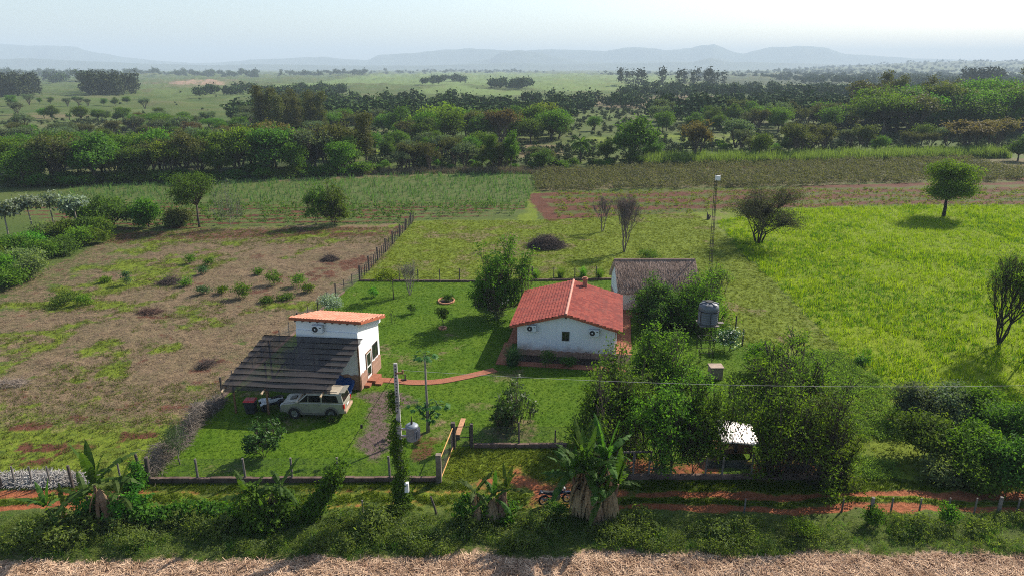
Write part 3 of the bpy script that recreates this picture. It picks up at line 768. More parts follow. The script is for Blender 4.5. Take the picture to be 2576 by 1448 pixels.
# ------------------------------------------------------------------ POSTS, CURBS, WIRE, GATES
def post(px, py, h, rad, label, group, m=wood_dark, name='fence_post', cat='fence post', lean=None, square=False):
    p = gp(px, py); b = MB(); rr = random.Random(int(px*7+py)); lx, ly = lean or (rr.uniform(-.04,.04), rr.uniform(-.04,.04))
    if square: b.obox((0,0,h/2-.1), rad, rad, h/2+.1, (1,0,0), (0,1,0), (0,0,1))
    else: b.tube([(0,0,-.2),(lx*.5,ly*.5,h*.5),(lx,ly,h)], [rad*1.05, rad, rad*.92], 8)
    o = b.build(name, m, bevel=.01 if square else 0); o.location = p; tag(o, label, cat, group); return o
def curb(pts, h, wd, label, m=curb_m):
    b = MB(); c = [gp(*p) for p in pts]
    for i in range(len(c)-1):
        n_ = max(1, int((c[i+1]-c[i]).length/1.2))
        for k in range(n_):
            a = c[i].lerp(c[i+1], k/n_); e = c[i].lerp(c[i+1], (k+1)/n_); hh = h*(1+.08*math.sin(k*2.3+i))
            b.bar(a+Vector((0,0,hh/2-.05)), e+Vector((0,0,hh/2-.05)), wd, hh+.1)
    o = b.build('low_curb', m, bevel=.015); tag(o, label, 'low wall'); return o
def panel(pts, h, z0, label, m=wire_mesh, wires=3):
    c = [gp(*p) for p in pts]; t = thing('wire_fence', label, 'wire fence', c[0]); b = MB(); wr = MB()
    for i in range(len(c)-1):
        a, e = c[i]-c[0], c[i+1]-c[0]
        b.poly([a+Vector((0,0,z0)), e+Vector((0,0,z0)), e+Vector((0,0,h)), a+Vector((0,0,h))])
        for k in range(wires):
            z = z0+(h-z0)*(k+1)/wires; wr.tube([a+Vector((0,0.01,z)), e+Vector((0,.01,z))], .005, 4)
    if m: b.build('mesh_panel', m, t)
    wr.build('strands', wood_dark, t); return t
GF = 'posts of the front garden fence'
for k, (x, t) in enumerate(((499,1153),(619,1152),(736,1150),(853,1150),(982,1147))):
    post(x, 1210, hgt(1210, t), .075, 'grey post on the front garden curb, %s' % ('nearest to the left corner','between the corner and the banana clump','beside the upright banana leaves','beside the leaning vine','just left of the utility pole')[k], GF, wood_grey)
post(377, 1213, 1.75, .13, 'thick brown corner post where the side fence meets the front curb', GF)
post(359, 1203, 1.7, .09, 'leaning corner post wrapped in vine next to the thick corner post', GF, lean=(-.25,.1))
post(1105, 1211, 1.92, .16, 'big square stained gate post at the right end of the front curb', 'gate posts', simple('stained_concrete', (.19,.15,.12), .9, 0, .35, 3, .2), 'gate_post', 'gate post', square=True)
post(1141, 1126, 1.9, .14, 'dark square gate post beside the small pedestrian gate', 'gate posts', wood_dark, 'gate_post', 'gate post', square=True)
post(1187, 1124, 1.75, .10, 'thinner post on the right side of the pedestrian gate', 'gate posts', wood_dark, 'gate_post', 'gate post', square=True)
post(1306, 1122, 1.8, .06, 'dark post on the curb by the leafy fruit tree', GF)
post(1396, 1122, 1.2, .05, 'short post on the curb left of the tall banana clump', GF)
curb([(377,1212),(1098,1209)], .32, .22, 'low mossy curb along the left front of the garden')
curb([(1192,1125),(1425,1124)], .30, .22, 'low curb set back between the pedestrian gate and the tall bananas')
curb([(1557,1203),(2122,1203)], .30, .22, 'low curb in front of the chicken pen')
curb([(905,707),(1200,709),(1540,703)], .22, .18, 'low dark curb across the back of the garden')
curb([(560,1000),(800,786),(866,735)], .18, .16, 'low curb under the side fence of the garden')
panel([(377,1212),(499,1211),(619,1211),(736,1210),(853,1210),(982,1210),(1098,1210)], 1.6, .32, 'chain link fence along the left front of the garden')
panel([(1192,1125),(1306,1124),(1425,1124)], 1.5, .3, 'chain link fence behind the recessed curb by the pedestrian gate')
panel([(1557,1203),(1664,1203),(1773,1203),(1888,1203),(2122,1203)], 1.3, .3, 'wire fence on the curb of the chicken pen')
panel([(905,706),(1052,709),(1156,707),(1300,702)], 1.35, .1, 'wire fence across the back of the garden left of the wooden gate', None)
panel([(1348,703),(1393,704),(1446,703),(1499,703),(1540,702)], 1.35, .1, 'wire fence behind the grass clumps', None)
panel([(1850,831),(1867,869),(1960,990),(2125,1203)], 1.4, .1, 'wire fence down the right side of the garden', None)
RF = 'posts of the chicken pen fence'
for x, t, l in ((1592,1140,'first post of the pen fence right of the tall bananas'),(1631,1150,'second post of the pen fence right of the bananas'),(1664,1148,'post of the pen fence by the slender tree stems'),(1686,1150,'thin post of the pen fence between the tree stems'),(1773,1148,'post at the left edge of the dark green screen'),(1815,1150,'short post in the middle of the dark green screen'),(1888,1142,'post at the right edge of the dark green screen')):
    post(x, 1202, hgt(1202, t), .065, l, RF, wood_grey)
post(2125, 1204, 1.75, .13, 'thick leaning corner post at the right end of the pen curb', RF, lean=(.12,.05))
for x, y, l in ((1850,831,'fence post by the white flowering bush'),(1867,869,'thicker fence post just in front of the white flowering bush'),(1945,965,'fence post among the feathery shrubs')):
    post(x, y, 1.55, .07, l, 'posts of the right garden fence')
for x, y, l in ((1052,710,'back fence post right of the bare shrub'),(1107,710,'back fence post behind the ringed flower bed'),(1156,708,'back fence post left of the shady yard tree'),(1005,708,'back fence post behind the pale young tree'),(1393,704,'back fence post between the first and second grass clump'),(1446,704,'back fence post behind the red roof ridge'),(1499,701,'back fence post near the thatched house')):
    post(x, y, 1.6, .06, l, 'posts of the back garden fence')
# long fence between the cleared field and the lawn
SF = [(560,1000),(612,950),(660,905),(705,868),(750,828),(800,786),(866,735),(905,706)]
k = 0
for i in range(len(SF)-1):
    a, e = gp(*SF[i]), gp(*SF[i+1]); n_ = max(1, round((e-a).length/2.2))
    for j in range(n_):
        p = a.lerp(e, j/n_); big = k % 4 == 0
        b = MB(); b.tube([(0,0,-.2),(.02,.01,1.5 if not big else 1.75)], .085 if big else .05, 7); o = b.build('fence_post', wood_dark); o.location = p
        tag(o, 'dark post in the side fence between the cleared field and the lawn, near the houses', 'fence post', 'posts of the side fence near the houses'); k += 1
a, e = gp(905,706), gp(1041,556); n_ = 30
for j in range(n_+1):
    p = a.lerp(e, j/n_); big = j % 4 == 0; rr = random.Random(j)
    b = MB(); b.tube([(0,0,-.2),(rr.uniform(-.08,.08),rr.uniform(-.06,.06),(1.9 if big else 1.45)+rr.uniform(-.1,.1))], .12 if big else .06, 7); o = b.build('fence_post', wood_dark); o.location = p
    tag(o, ('thick' if big else 'thin')+' post of the fence running up the slope between ploughed ground and grass', 'fence post', 'thick posts of the fence beyond the garden' if big else 'thin posts of the fence beyond the garden')
panel([(905,706),(1041,556)], 1.3, .1, 'wire fence running uphill between the brown field and the green field', None, 4)
panel([(560,1000),(800,786),(866,735),(905,706)], 1.4, .1, 'wire fence between the cleared field and the lawn', wire_mesh)
# dry brush stacked on the left side fence
# front-left track fence
for k, (x, y, t, l) in enumerate(((5,1226,1186,'fence post at the far left by the pale straw heap'),(38,1217,1172,'thin fence post in front of the pale straw heap'),(82,1218,1172,'thin fence post at the middle of the pale straw heap'),(128,1219,1172,'thin fence post right of middle of the pale straw heap'),(184,1226,1170,'thick dark fence post at the right end of the straw heap'),(305,1212,1163,'fence post just right of the left banana plant'))):
    post(x, y, hgt(y, t), .09 if k in (0,4) else .055, l, 'posts of the track fence on the left', wood_dark if k in (0,4) else wood_grey)
panel([(-60,1226),(5,1226),(184,1226),(359,1212)], 1.25, .1, 'barbed wire fence beside the pale straw heap', None)
for k, (x, y, t, l) in enumerate(((2117,1286,1253,'thin post right of the pen corner beside the track'),(2187,1312,1251,'thick vine covered post beside the right track'),(2240,1288,1252,'thin post just right of the vine covered post'),(2311,1290,1252,'thin post between the vine covered post and the bushy post'),(2383,1292,1252,'post half buried in a bush beside the track'),(2449,1294,1252,'thin post beside the shaded part of the track'),(2509,1296,1250,'thick post in the shade near the right end of the track'),(2557,1292,1253,'thin post at the far right end of the track'),(913,1292,1256,'short stump of a post left of the utility pole'),(1872,1288,1253,'thin grey post in the weeds behind the pen curb'),(1456,1290,1262,'thin post in front of the motorcycle'))):
    post(x, y, hgt(y, t), .10 if k in (1,6) else .05, l, 'posts along the weedy verge of the track', wood_grey if k else wood_dark)
post(1100, 1292, 1.1, .06, 'short leaning dark post right of the utility pole', 'posts along the weedy verge of the track', lean=(-.35,.1))
panel([(1872,1288),(2117,1287),(2240,1289),(2383,1293),(2509,1297),(2700,1298)], .95, .15, 'barbed wire along the right verge of the track', None)
# driveway gate
g0, g1 = gp(1105,1211), gp(1141,1128); gt = thing('driveway_gate', 'wire mesh driveway gate with orange top and bottom rails', 'gate', g0)
d_ = g1-g0
for nm, z in (('top_rail', 1.62), ('bottom_rail', .22)):
    b = MB(); b.tube([Vector((.12,.15,z)), d_*.96+Vector((0,0,z))], .035, 8); b.build(nm, orange_pipe, gt)
b = MB(); b.poly([Vector((.12,.15,.22)), d_*.96+Vector((0,0,.22)), d_*.96+Vector((0,0,1.62)), Vector((.12,.15,1.62))]); b.build('mesh_panel', wire_mesh, gt)
for f_ in (.05, .35, .65, .95): b = MB(); b.tube([d_*f_+Vector((.05,0,.22)), d_*f_+Vector((.05,0,1.62))], .02, 6); b.build('upright', black_metal, gt)
g0 = gp(1148,1125); g1 = gp(1182,1124); pg = thing('pedestrian_gate', 'small black framed wire gate at the driveway', 'gate', g0); d_ = g1-g0
b = MB()
for z in (.12, .75, 1.55): b.tube([Vector((0,0,z)), d_+Vector((0,0,z))], .025, 6)
for f_ in (0, 1): b.tube([d_*f_+Vector((0,0,.12)), d_*f_+Vector((0,0,1.55))], .025, 6)
b.build('frame', black_metal, pg)
b = MB(); b.poly([Vector((0,0,.12)), d_+Vector((0,0,.12)), d_+Vector((0,0,1.55)), Vector((0,0,1.55))]); b.build('mesh_panel', wire_mesh, pg)
# plank bench behind it
p0, p1 = gp(1151,1108), gp(1166,1066); bn = thing('plank_bench', 'narrow orange plank bench on short legs behind the pedestrian gate', 'bench', p0)
d_ = p1-p0; u = d_.normalized(); b = MB(); b.bar(Vector((0,0,.45)), d_+Vector((0,0,.45)), .34, .05); b.build('seat', plank_m, bn, bevel=.01)
for f_ in (.08, .92): b = MB(); b.bar(d_*f_+Vector((0,0,-.02)), d_*f_+Vector((0,0,.42)), .26, .08); b.build('leg', wood_dark, bn)
# wooden picket gate at the back
g0 = gp(1313,703); gw = thing('wooden_gate', 'grey picket gate in the back garden fence beside the first grass clump', 'gate', g0)
rr = random.Random(3)
for k in range(9): b = MB(); b.box(k*.15,k*.15+.10,-.015,.015,.55+rr.uniform(-.03,.03),1.55+.12*math.sin(k*.4)+rr.uniform(-.05,.05)); b.build('picket', wood_dark, gw)
for z_ in (.75,1.3): b = MB(); b.box(-.05,1.4,.018,.05,z_,z_+.1); b.build('crossbar', wood_dark, gw)
b = MB(); b.box(-.12,.02,-.1,-.02,-.1,1.2); b.build('hinge_post', wood_dark, gw)

# ------------------------------------------------------------------ UTILITY POLE
pb = gp(1015,1277); pole = thing('utility_pole', 'tall concrete utility pole wrapped in green vine beside the driveway', 'utility pole', pb)
b = MB(); b._hex([(-.17,-.14,-.3),(.17,-.14,-.3),(.17,.14,-.3),(-.17,.14,-.3),(-.095,-.08,9.05),(.095,-.08,9.05),(.095,.08,9.05),(-.095,.08,9.05)])
b.build('shaft', simple('pale_concrete', (.33,.32,.30), .9, 0, .2, 2, .2), pole, bevel=.02)
b = MB()
for k in range(16): z = 6.2+k*.18; b.box(-.03,.03,-.10-.02*(9-z)/3-.0,-.085-.02*(9-z)/3+.01,z,z+.07)
b.build('step_holes', grill, pole)
b = MB(); b.box(.0,.42,-.10,.0,8.45,8.53); b.tube([(.38,-.05,8.53),(.38,-.05,8.68)], .05, 8); b.build('crossarm', wood_brown, pole)
b = MB(); b.box(.16,.40,-.28,-.04,1.2,1.8); b.build('meter_box', white_p, pole, bevel=.02)
zt_ = hgt(1277, 1087); 
tf = thing('transformer', 'grey drum transformer with cooling fins hung on the utility pole', 'transformer', pb+Vector((.72,-.05,zt_-.42)))
b = MB(); b.lathe([(.001,0),(.30,0),(.33,.05),(.33,.80),(.36,.82),(.36,.88),(.25,.97),(.001,.98)], 28); b.build('drum', galv, tf, True)
for k in range(7): b = MB(); a_ = -1.0+k*.27; cx_, sx_ = math.cos(a_), math.sin(a_); b.obox((.38*cx_,.38*sx_,.42),.07,.008,.26,(cx_,sx_,0),(-sx_,cx_,0),(0,0,1)); b.build('cooling_fin', galv, tf)
b = MB(); b.lathe([(.05,.95),(.05,1.0),(.075,1.03),(.05,1.06),(.07,1.10),(.045,1.13),(.06,1.18),(.03,1.22),(.02,1.45),(.001,1.45)], 12); b.build('bushing', black_metal, tf)
for z_ in (.62,.18): b = MB(); b.box(-.72,-.28,-.05,.05,z_,z_+.1); b.build('bracket', metal_grey, tf)
def cable(name, pts, rad, label, m):
    b = MB(); b.tube(pts, rad, 5); o = b.build(name, m); tag(o, label, 'cable'); return o
cab = simple('pale_cable', (.30,.30,.29), .7)
A0 = pb+Vector((.38,-.05,8.66)); A1 = Vector((46, 33.5, 8.55))
cable('power_line', [A0.lerp(A1, t)+Vector((0,0,-1.25*4*t*(1-t)*.75)) for t in np.linspace(0,1,40)], .008, 'thin pale power line running from the pole top to the right edge', cab)
G0 = pb+Vector((-.1,0,8.4)); G1 = gp(772,1292)
cable('guy_wire', [G0, G0.lerp(G1,.5), G1], .014, 'dark guy wire slanting from the pole top to the ground on the left', black_metal)
b = MB(); b.lathe([(.001,-.14),(.06,-.1),(.075,0),(.06,.1),(.001,.14)], 10); o = b.build('insulator', black_metal); o.location = G0.lerp(G1,.36); tag(o, 'dark egg insulator on the slanting guy wire', 'insulator')

# ------------------------------------------------------------------ WATER TANK, MAST, PILLAR, COOP
tb = gp(1771,905); TZ = 3.35
tw = thing('tank_tower', 'thin black steel lattice tower carrying the grey water tank', 'tower', tb)
for sx in (-1, 1):
    for sy in (-1, 1):
        b = MB(); x, y = sx*.55, sy*.55
        b.bar((x-.06*sx,y,0),(x-.06*sx,y,TZ),.035); b.bar((x+.06*sx,y,0),(x+.06*sx,y,TZ),.035)
        for k in range(12): z = .1+k*TZ/12.3; b.bar((x-.06,y,z),(x+.06,y,z+.24),.02)
        b.build('leg', black_metal, tw)
b = MB()
for z in (.9, 2.1, 3.1):
    for s_ in (-1, 1): b.bar((-.55,s_*.55,z),(.55,s_*.55,z),.03); b.bar((s_*.55,-.55,z),(s_*.55,.55,z),.03)
b.build('brace', black_metal, tw)
b = MB(); b.box(-.8,.8,-.8,.8,TZ,TZ+.06); b.box(.8,1.35,-.25,.2,TZ+.1,TZ+.13); b.build('platform', wood_grey, tw)
b = MB()
for k in range(6):
    a_ = k*math.pi/3+.5; b.bar((.86*math.cos(a_),.86*math.sin(a_),TZ),(.86*math.cos(a_),.86*math.sin(a_),TZ+1.25),.035)
b.lathe([(.84,TZ+1.23),(.88,TZ+1.23),(.88,TZ+1.28),(.84,TZ+1.28),(.84,TZ+1.23)], 28); b.build('cage', black_metal, tw)
tk = thing('water_tank', 'grey ribbed plastic water tank with black lid on a steel tower', 'water tank', tb+Vector((0,0,TZ+.062)))
prof = [(.001,0),(.76,0),(.80,.04)]
for k in range(6): z = .10+k*.19; prof += [(.80,z),(.825,z+.03),(.825,z+.13),(.80,z+.16)]
prof += [(.80,1.28),(.84,1.32),(.83,1.52),(.76,1.68),(.58,1.80),(.36,1.84),(.30,1.86),(.30,1.93)]
b = MB(); b.lathe(prof, 36); b.build('shell', tank_m, tk, True)
b = MB(); b.lathe([(.31,1.93),(.31,1.98),(.001,1.99)], 24); b.build('lid', black_metal, tk)
for k in range(6): b = MB(); a_ = k*math.pi/3; c_, s_ = math.cos(a_), math.sin(a_); b.obox((.56*c_,.56*s_,1.80),.22,.07,.06,(c_,s_,-.25),(-s_,c_,0),(.25*c_,.25*s_,1)); b.build('shoulder_rib', tank_m, tk)
mb_ = gp(1783,742); mast = thing('antenna_mast', 'tall thin black lattice antenna mast rising behind the water tank', 'antenna mast', mb_)
MH = hgt(742,452); tip = Vector((-.35,0,MH)); b = MB()
for k in range(3):
    a_ = k*2.094+.4; o_ = Vector((.20*math.cos(a_),.20*math.sin(a_),0)); b.tube([o_, tip*.5+o_*.9, tip+o_*.7], .028, 5)
for j in range(34):
    t = (j+.5)/34
    q = [tip*t+Vector((.19*math.cos(k*2.094+.4),.19*math.sin(k*2.094+.4),0)) for k in range(3)]
    for k in range(3): b.bar(q[k], q[(k+1) % 3], .022)
b.build('lattice', black_metal, mast)
b = MB(); b.box(tip.x-.1,tip.x+.42,-.12,.12,MH-.1,MH+.42); b.build('radio_box', white_p, mast, bevel=.03)
b = MB(); b.tube([tip, tip+Vector((0,0,.6))], .03, 6); b.build('spike', black_metal, mast)
p = gp(1802,955); b = MB(); b.box(-.50,.50,0,.85,0,1.0); b.box(-.56,.56,-.05,.9,1.0,1.08)
o = b.build('brick_pillar', simple('pale_brick_block', (.36,.27,.21), .9, 0, .25, 3, .2), bevel=.015); o.location = p; tag(o, 'square pale brick block standing in the shrubs in front of the water tank', 'brick block')
# chicken coop
cb = gp(1858,1152); cp_ = thing('chicken_coop', 'small wooden chicken coop with a bent tin roof in the pen', 'coop', cb)
b = MB(); b.box(-.85,.85,0,.04,.35,1.2); b.box(-.85,-.81,.04,1.3,.35,1.2); b.box(.81,.85,.04,1.3,.35,1.2); b.box(-.81,.81,1.26,1.3,.35,1.2); b.box(-.81,.81,.04,1.26,.35,.39); b.build('wall', wood_brown, cp_)
b = MB(); b.box(-.35,-.16,-.012,-.002,.4,1.15); b.build('opening', grill, cp_)
for x in (-.8, .8):
    for y in (.05, 1.25): b = MB(); b.box(x-.05,x+.05,y-.04,y+.04,-.1,.349); b.build('leg', wood_dark, cp_)
Vr = []; Qr = []
for j in range(9):
    for i in range(49):
        u, v = i/48, j/8; Vr.append((-1.25+2.45*u, -.35+2.0*v, 1.28+.42*v+.006*math.sin(i*math.pi/2)-.10*u+.16*(v**3)*(1-u)+.05*math.sin(u*5)))
for j in range(8):
    for i in range(48): a = j*49+i; Qr.append((a,a+1,a+50,a+49))
o = add('tin_roof', npmesh('tin_roof', Vr, Qr, tin, True), cp_); so_ = o.modifiers.new('t', 'SOLIDIFY'); so_.thickness = .012
b = MB(); b.obox((-1.15,-.15,1.12),.55,.35,.015,(1,0,.12),(0,1,.45),(0,-.45,1)); b.build('awning', orange_pipe, cp_)
g0, g1 = gp(1773,1196), gp(1886,1196); sc_ = thing('green_screen', 'dark green shade cloth stretched between posts in front of the coop', 'screen', g0)
b = MB(); d_ = g1-g0; pts = [(0,0,.55)]
N_ = 12; Vs = [(d_.x*i/N_, d_.y*i/N_+.03*math.sin(i), (.55-.06*math.sin(i*.8)) if k == 0 else (1.05+.05*math.sin(i*.5))) for k in (0,1) for i in range(N_+1)]
add('cloth', npmesh('cloth', Vs, [(i,i+1,i+N_+2,i+N_+1) for i in range(N_)], green_net, True), sc_)
# rail of the animal pen left of the coop
g0 = gp(1552,1165); rl = thing('pen_rail', 'grey timber rail of the small pen behind the tall bananas', 'rail', g0); d_ = gp(1640,1163)-g0
b = MB(); b.tube([Vector((0,0,.8)), d_+Vector((0,0,.82))], .07, 8); b.build('rail', wood_grey, rl)
for f_ in (.02,.5,.97): b = MB(); b.tube([d_*f_+Vector((0,0,-.1)), d_*f_+Vector((0,0,.78))], .06, 7); b.build('upright', wood_grey, rl)

# ------------------------------------------------------------------ TRAMPOLINE, FLOWER RINGS
c = gp(1251,771); tr = thing('trampoline', 'round trampoline with a grey mat and white edge under the shady yard tree', 'trampoline', c)
b = MB(); b.lathe([(.001,.70),(1.28,.72)], 36); b.build('jump_mat', simple('grey_mat', (.22,.23,.25), .8), tr, True)
b = MB(); b.lathe([(1.28,.70),(1.28,.74),(1.40,.74),(1.40,.70),(1.28,.70)], 36); b.build('edge_pad', simple('grey_white_pad', (.42,.42,.44), .7), tr)
for k in range(6):
    a_ = k*math.pi/3; b = MB(); x, y = 1.42*math.cos(a_), 1.42*math.sin(a_); tx_, ty_ = -math.sin(a_)*.35, math.cos(a_)*.35
    b.tube([(x+tx_,y+ty_,.69),(x+tx_,y+ty_,.03),(x-tx_,y-ty_,.03),(x-tx_,y-ty_,.69)], .025, 6); b.build('leg', metal_grey, tr)
def brick_ring(px, py, rx, ry, n, label, half=False):
    c = gp(px, py); t = thing('brick_edging', label, 'flower bed edging', c); b = MB(); rr = random.Random(int(px))
    for k in range(n):
        a_ = 2*math.pi*k/n; ca, sa = math.cos(a_), math.sin(a_); L_ = math.pi*(rx+ry)/2/n*.9
        b.obox((rx*ca,ry*sa,.06),L_,.06,.09,(-sa,ca,0),(ca,sa,0),(0,0,1))
    b.build('bricks', simple('edging_brick', (.50,.24,.13), .85, 0, .3, 4), t)  # light orange-brown brick, tone mottled by noise
    b = MB(); b.lathe([(.001,.03),(rx-.08,.02)], 24); b.build('soil', soilbed, t); return t
brick_ring(1123,757,.85,1.1,16,'ring of bricks round a dark shrub in the middle of the back lawn')
brick_ring(1114,826,.34,.34,9,'small ring of bricks at the foot of the slim sapling')
b = MB(); b.tube([(-.35,0,0),(-.33,0,.55),(-.15,0,.8),(.15,0,.8),(.33,0,.55),(.35,0,0)], .02, 6); b.tube([(-.33,.0,.45),(.33,0,.45)], .015, 5)
o = b.build('garden_arch', black_metal); o.location = HM @ Vector((1.9,-5.0,.045)); tag(o, 'small black wire arch in the flower bed under the gable wall', 'garden arch')
# garden tap stub on path
p = gp(1020,957); b = MB(); b.tube([(0,0,-.1),(0,0,.55)], .06, 7); b.tube([(-.35,.05,.08),(.1,0,.1)], .06, 6); o = b.build('garden_stump', wood_dark); o.location = p; tag(o, 'short dark stump beside the curved brick path', 'stump')
p = gp(1780,552); b = MB(); rr = random.Random(2)
for k in range(5): b.tube([(rr.uniform(-.15,.15),0,-.1),(rr.uniform(-.5,.5),rr.uniform(-.2,.2),rr.uniform(.7,1.2))], [.16,.06], 6)
o = b.build('tree_stump', wood_dark); o.location = p; tag(o, 'dark splintered tree stump in the grass left of the mast', 'stump')
# ------------------------------------------------------------------ SUV
tinted = simple('tinted_glass', (.006,.006,.007), .12, 0, .1, 2, 0, .25)
def wheel(parent, x, y, r=.395, w=.26):
    b = MB(); b.lathe([(r*.62,-w/2),(r*.92,-w/2),(r,-w*.32),(r,w*.32),(r*.92,w/2),(r*.62,w/2),(r*.62,-w/2)], 26, axis='y')
    t = b.build('wheel', rubber, parent, loc=(x, y, r))
    s_ = 1 if y > 0 else -1
    b = MB(); b.lathe([(r*.64,s_*w*.30),(r*.60,s_*w*.44),(r*.50,s_*w*.40),(r*.16,s_*w*.30),(r*.12,s_*w*.46),(.001,s_*w*.46)], 20, axis='y')
    for k in range(6):
        a = k*math.pi/3; b.obox((r*.36*math.cos(a), s_*w*.40, r*.36*math.sin(a)), r*.24, .02, .035, (math.cos(a),0,math.sin(a)), (0,1,0), (-math.sin(a),0,math.cos(a)))
    b.build('rim', rim_m, t); return t
fw_, rw_ = gp(740,1053), gp(837,1053)
suv = thing('suv', 'dusty champagne coloured four wheel drive car parked under the shade net', 'car', ((fw_+rw_)/2+Vector((0.05,.85,0))), math.pi + R(-3))
# local: +x forward, +y left ; the camera sees the left side... after the turn the near side is +y
def loft(secs, m, parent, name, cap=True):
    b = MB(); n = len(secs[0])
    for s_ in secs: b.v += [tuple(p) for p in s_]
    for k in range(len(secs)-1):
        for j in range(n):
            a, c = k*n+j, k*n+(j+1) % n; b.f.append((a, c, c+n, a+n)); b.m.append(0)
    if cap: b.f += [tuple(range(n-1,-1,-1)), tuple(range((len(secs)-1)*n, len(secs)*n))]; b.m += [0, 0]
    return b.build(name, m, parent, False, bevel=.02)
# lower body: side outline with wheel arches, extruded and tucked at top
WB = 1.34
def arch(cx, r, n=9, up=True):
    return [(cx + r*math.cos(a), .37 + r*math.sin(a)) for a in np.linspace(math.pi, 0, n)] 
side = [(-2.28,.55),(-2.25,.42)] + [(-1.34-.47,.42)] + arch(-1.34,.46)[1:-1] + [(-1.34+.47,.40),(WB-.47,.40)] + arch(WB,.46)[1:-1] + [(WB+.47,.42),(2.22,.45),(2.33,.60),(2.33,.90),(2.24,1.04),(1.05,1.17),(-2.25,1.17),(-2.32,.95)]
b = MB(); n = len(side)
for y, s_, top in ((-.88,1,0),(-.80,.995,.0),(.80,.995,0),(.88,1,0)):
    pass
b = MB(); b.prism(side, -.84, .84, 'y'); body = b.build('body', silver, suv, bevel=.05)
for sg in (-1, 1):
    b = MB()                                   # flared arches and sills
    for cx in (-1.34, WB):
        o_ = arch(cx,.54,13); i_ = arch(cx,.45,13)
        for k in range(12): b.prism([o_[k],o_[k+1],i_[k+1],i_[k]], sg*.842, sg*.90, 'y')
    b.box(-.86,.86,min(sg*.842,sg*.91),max(sg*.842,sg*.91),.34,.42); b.build('wheel_arch', cladding, suv)
    for x0, x1 in ((-.62,.28),(.30,.98)):
        b = MB(); b.box(x0+.01,x1-.01,min(sg*.842,sg*.855),max(sg*.842,sg*.855),.46,1.13); dd = b.build('door', silver, suv, bevel=.008)
        b = MB(); b.box(x0+.06,x0+.2,min(sg*.856,sg*.88),max(sg*.856,sg*.88),.99,1.03); b.build('handle', cladding, dd)
    b = MB(); b.box(.98,1.16,min(sg*.845,sg*1.02),max(sg*.845,sg*1.02),1.15,1.32); b.build('mirror', silver, suv, bevel=.03)
# bonnet bulge with scoop
b = MB(); b.prism([(1.05,1.15),(2.20,1.03),(2.16,1.07),(1.1,1.22)], -.70, .70, 'y'); bo = b.build('bonnet', silver, suv, bevel=.03)
b = MB(); b.prism([(1.35,1.19),(1.85,1.12),(1.83,1.16),(1.38,1.26)], -.22, .22, 'y'); b.build('bonnet_scoop', cladding, bo, bevel=.02)
# cabin
def ring(x, z, hw): return [(x,-hw,z),(x,hw,z)]
cab_b = [(1.06,1.10),(-2.26,1.10)]; cab_t = [(.36,1.70),(-1.96,1.72)]
b = MB()
b._hex([(1.10,-.82,1.16),(1.10,.82,1.16),(-2.27,.82,1.16),(-2.27,-.82,1.16),(.42,-.70,1.74),(.42,.70,1.74),(-2.08,.70,1.76),(-2.08,-.70,1.76)])
b.build('cabin', silver, suv, bevel=.05)
b = MB(); b.prism([(.44,1.735),(-.8,1.82),(-2.10,1.79),(-2.09,1.74)], -.69, .69, 'y'); rf = b.build('roof', simple('tan_roof_dust', (.36,.31,.24), .6, 0, .15, 2), suv, bevel=.02)
for sg in (-1, 1):
    b = MB(); b.tube([(.2,sg*.60,1.86),(-1.8,sg*.60,1.87)], .02, 6); b.build('roof_rail', grill, rf)
b = MB(); b.prism([(-1.98,1.80),(-2.34,1.84),(-2.34,1.87),(-1.98,1.84)], -.62, .62, 'y'); b.build('spoiler', silver, rf)
def sidewin(xb0, xb1, xt0, xt1, sg):
    def P(x, t): y = .82-.12*t; return (x, sg*(y+.007), 1.16+.585*t)
    b = MB(); b.poly([P(xb0,.12), P(xb1,.12), P(xt1,.88), P(xt0,.88)]); o = b.build('side_window', tinted, suv)
    m_ = o.modifiers.new('t','SOLIDIFY'); m_.thickness = .012; m_.offset = 0
for sg in (-1, 1):
    sidewin(.92,.33,.38,.30,sg); sidewin(.27,-.62,.25,-.62,sg); sidewin(-.72,-1.92,-.72,-1.75,sg)
def glasspanel(pts, nm):
    b = MB(); b.poly(pts); o = b.build(nm, tinted, suv); m_ = o.modifiers.new('t','SOLIDIFY'); m_.thickness = .012; m_.offset = 0
glasspanel([(1.04,-.72,1.23),(1.04,.72,1.23),(.50,.62,1.69),(.50,-.62,1.69)], 'windscreen')
glasspanel([(-2.262,-.66,1.23),(-2.262,.66,1.23),(-2.11,.60,1.69),(-2.11,-.60,1.69)], 'rear_window')
b = MB(); b.box(2.18,2.42,-.84,.84,.44,.68); b.build('front_bumper', cladding, suv, bevel=.05)
b = MB(); b.box(-2.44,-2.26,-.86,.86,.44,.66); b.build('rear_bumper', simple('dusty_bumper', (.36,.24,.16), .7, 0, .25, 3), suv, bevel=.05)
b = MB(); b.box(2.326,2.345,-.42,.42,.74,.97); b.build('front_grille', grill, suv)
for sg in (-1, 1):
    b = MB(); b.box(2.24,2.345,min(sg*.46,sg*.82),max(sg*.46,sg*.82),.76,.98); b.build('headlight', lamp_clear, suv, bevel=.02)
    b = MB(); b.box(-2.335,-2.2,min(sg*.70,sg*.848),max(sg*.70,sg*.848),.78,1.10); b.build('tail_light', lamp_red, suv, bevel=.015)
b = MB(); b.box(-2.335,-2.322,-.22,.22,.78,.90); b.build('number_plate', white_p, suv)
for x in (-1.34, WB):
    for y in (-.78, .78): wheel(suv, x, y)

suv.scale = (1, 1.02, 1.09)
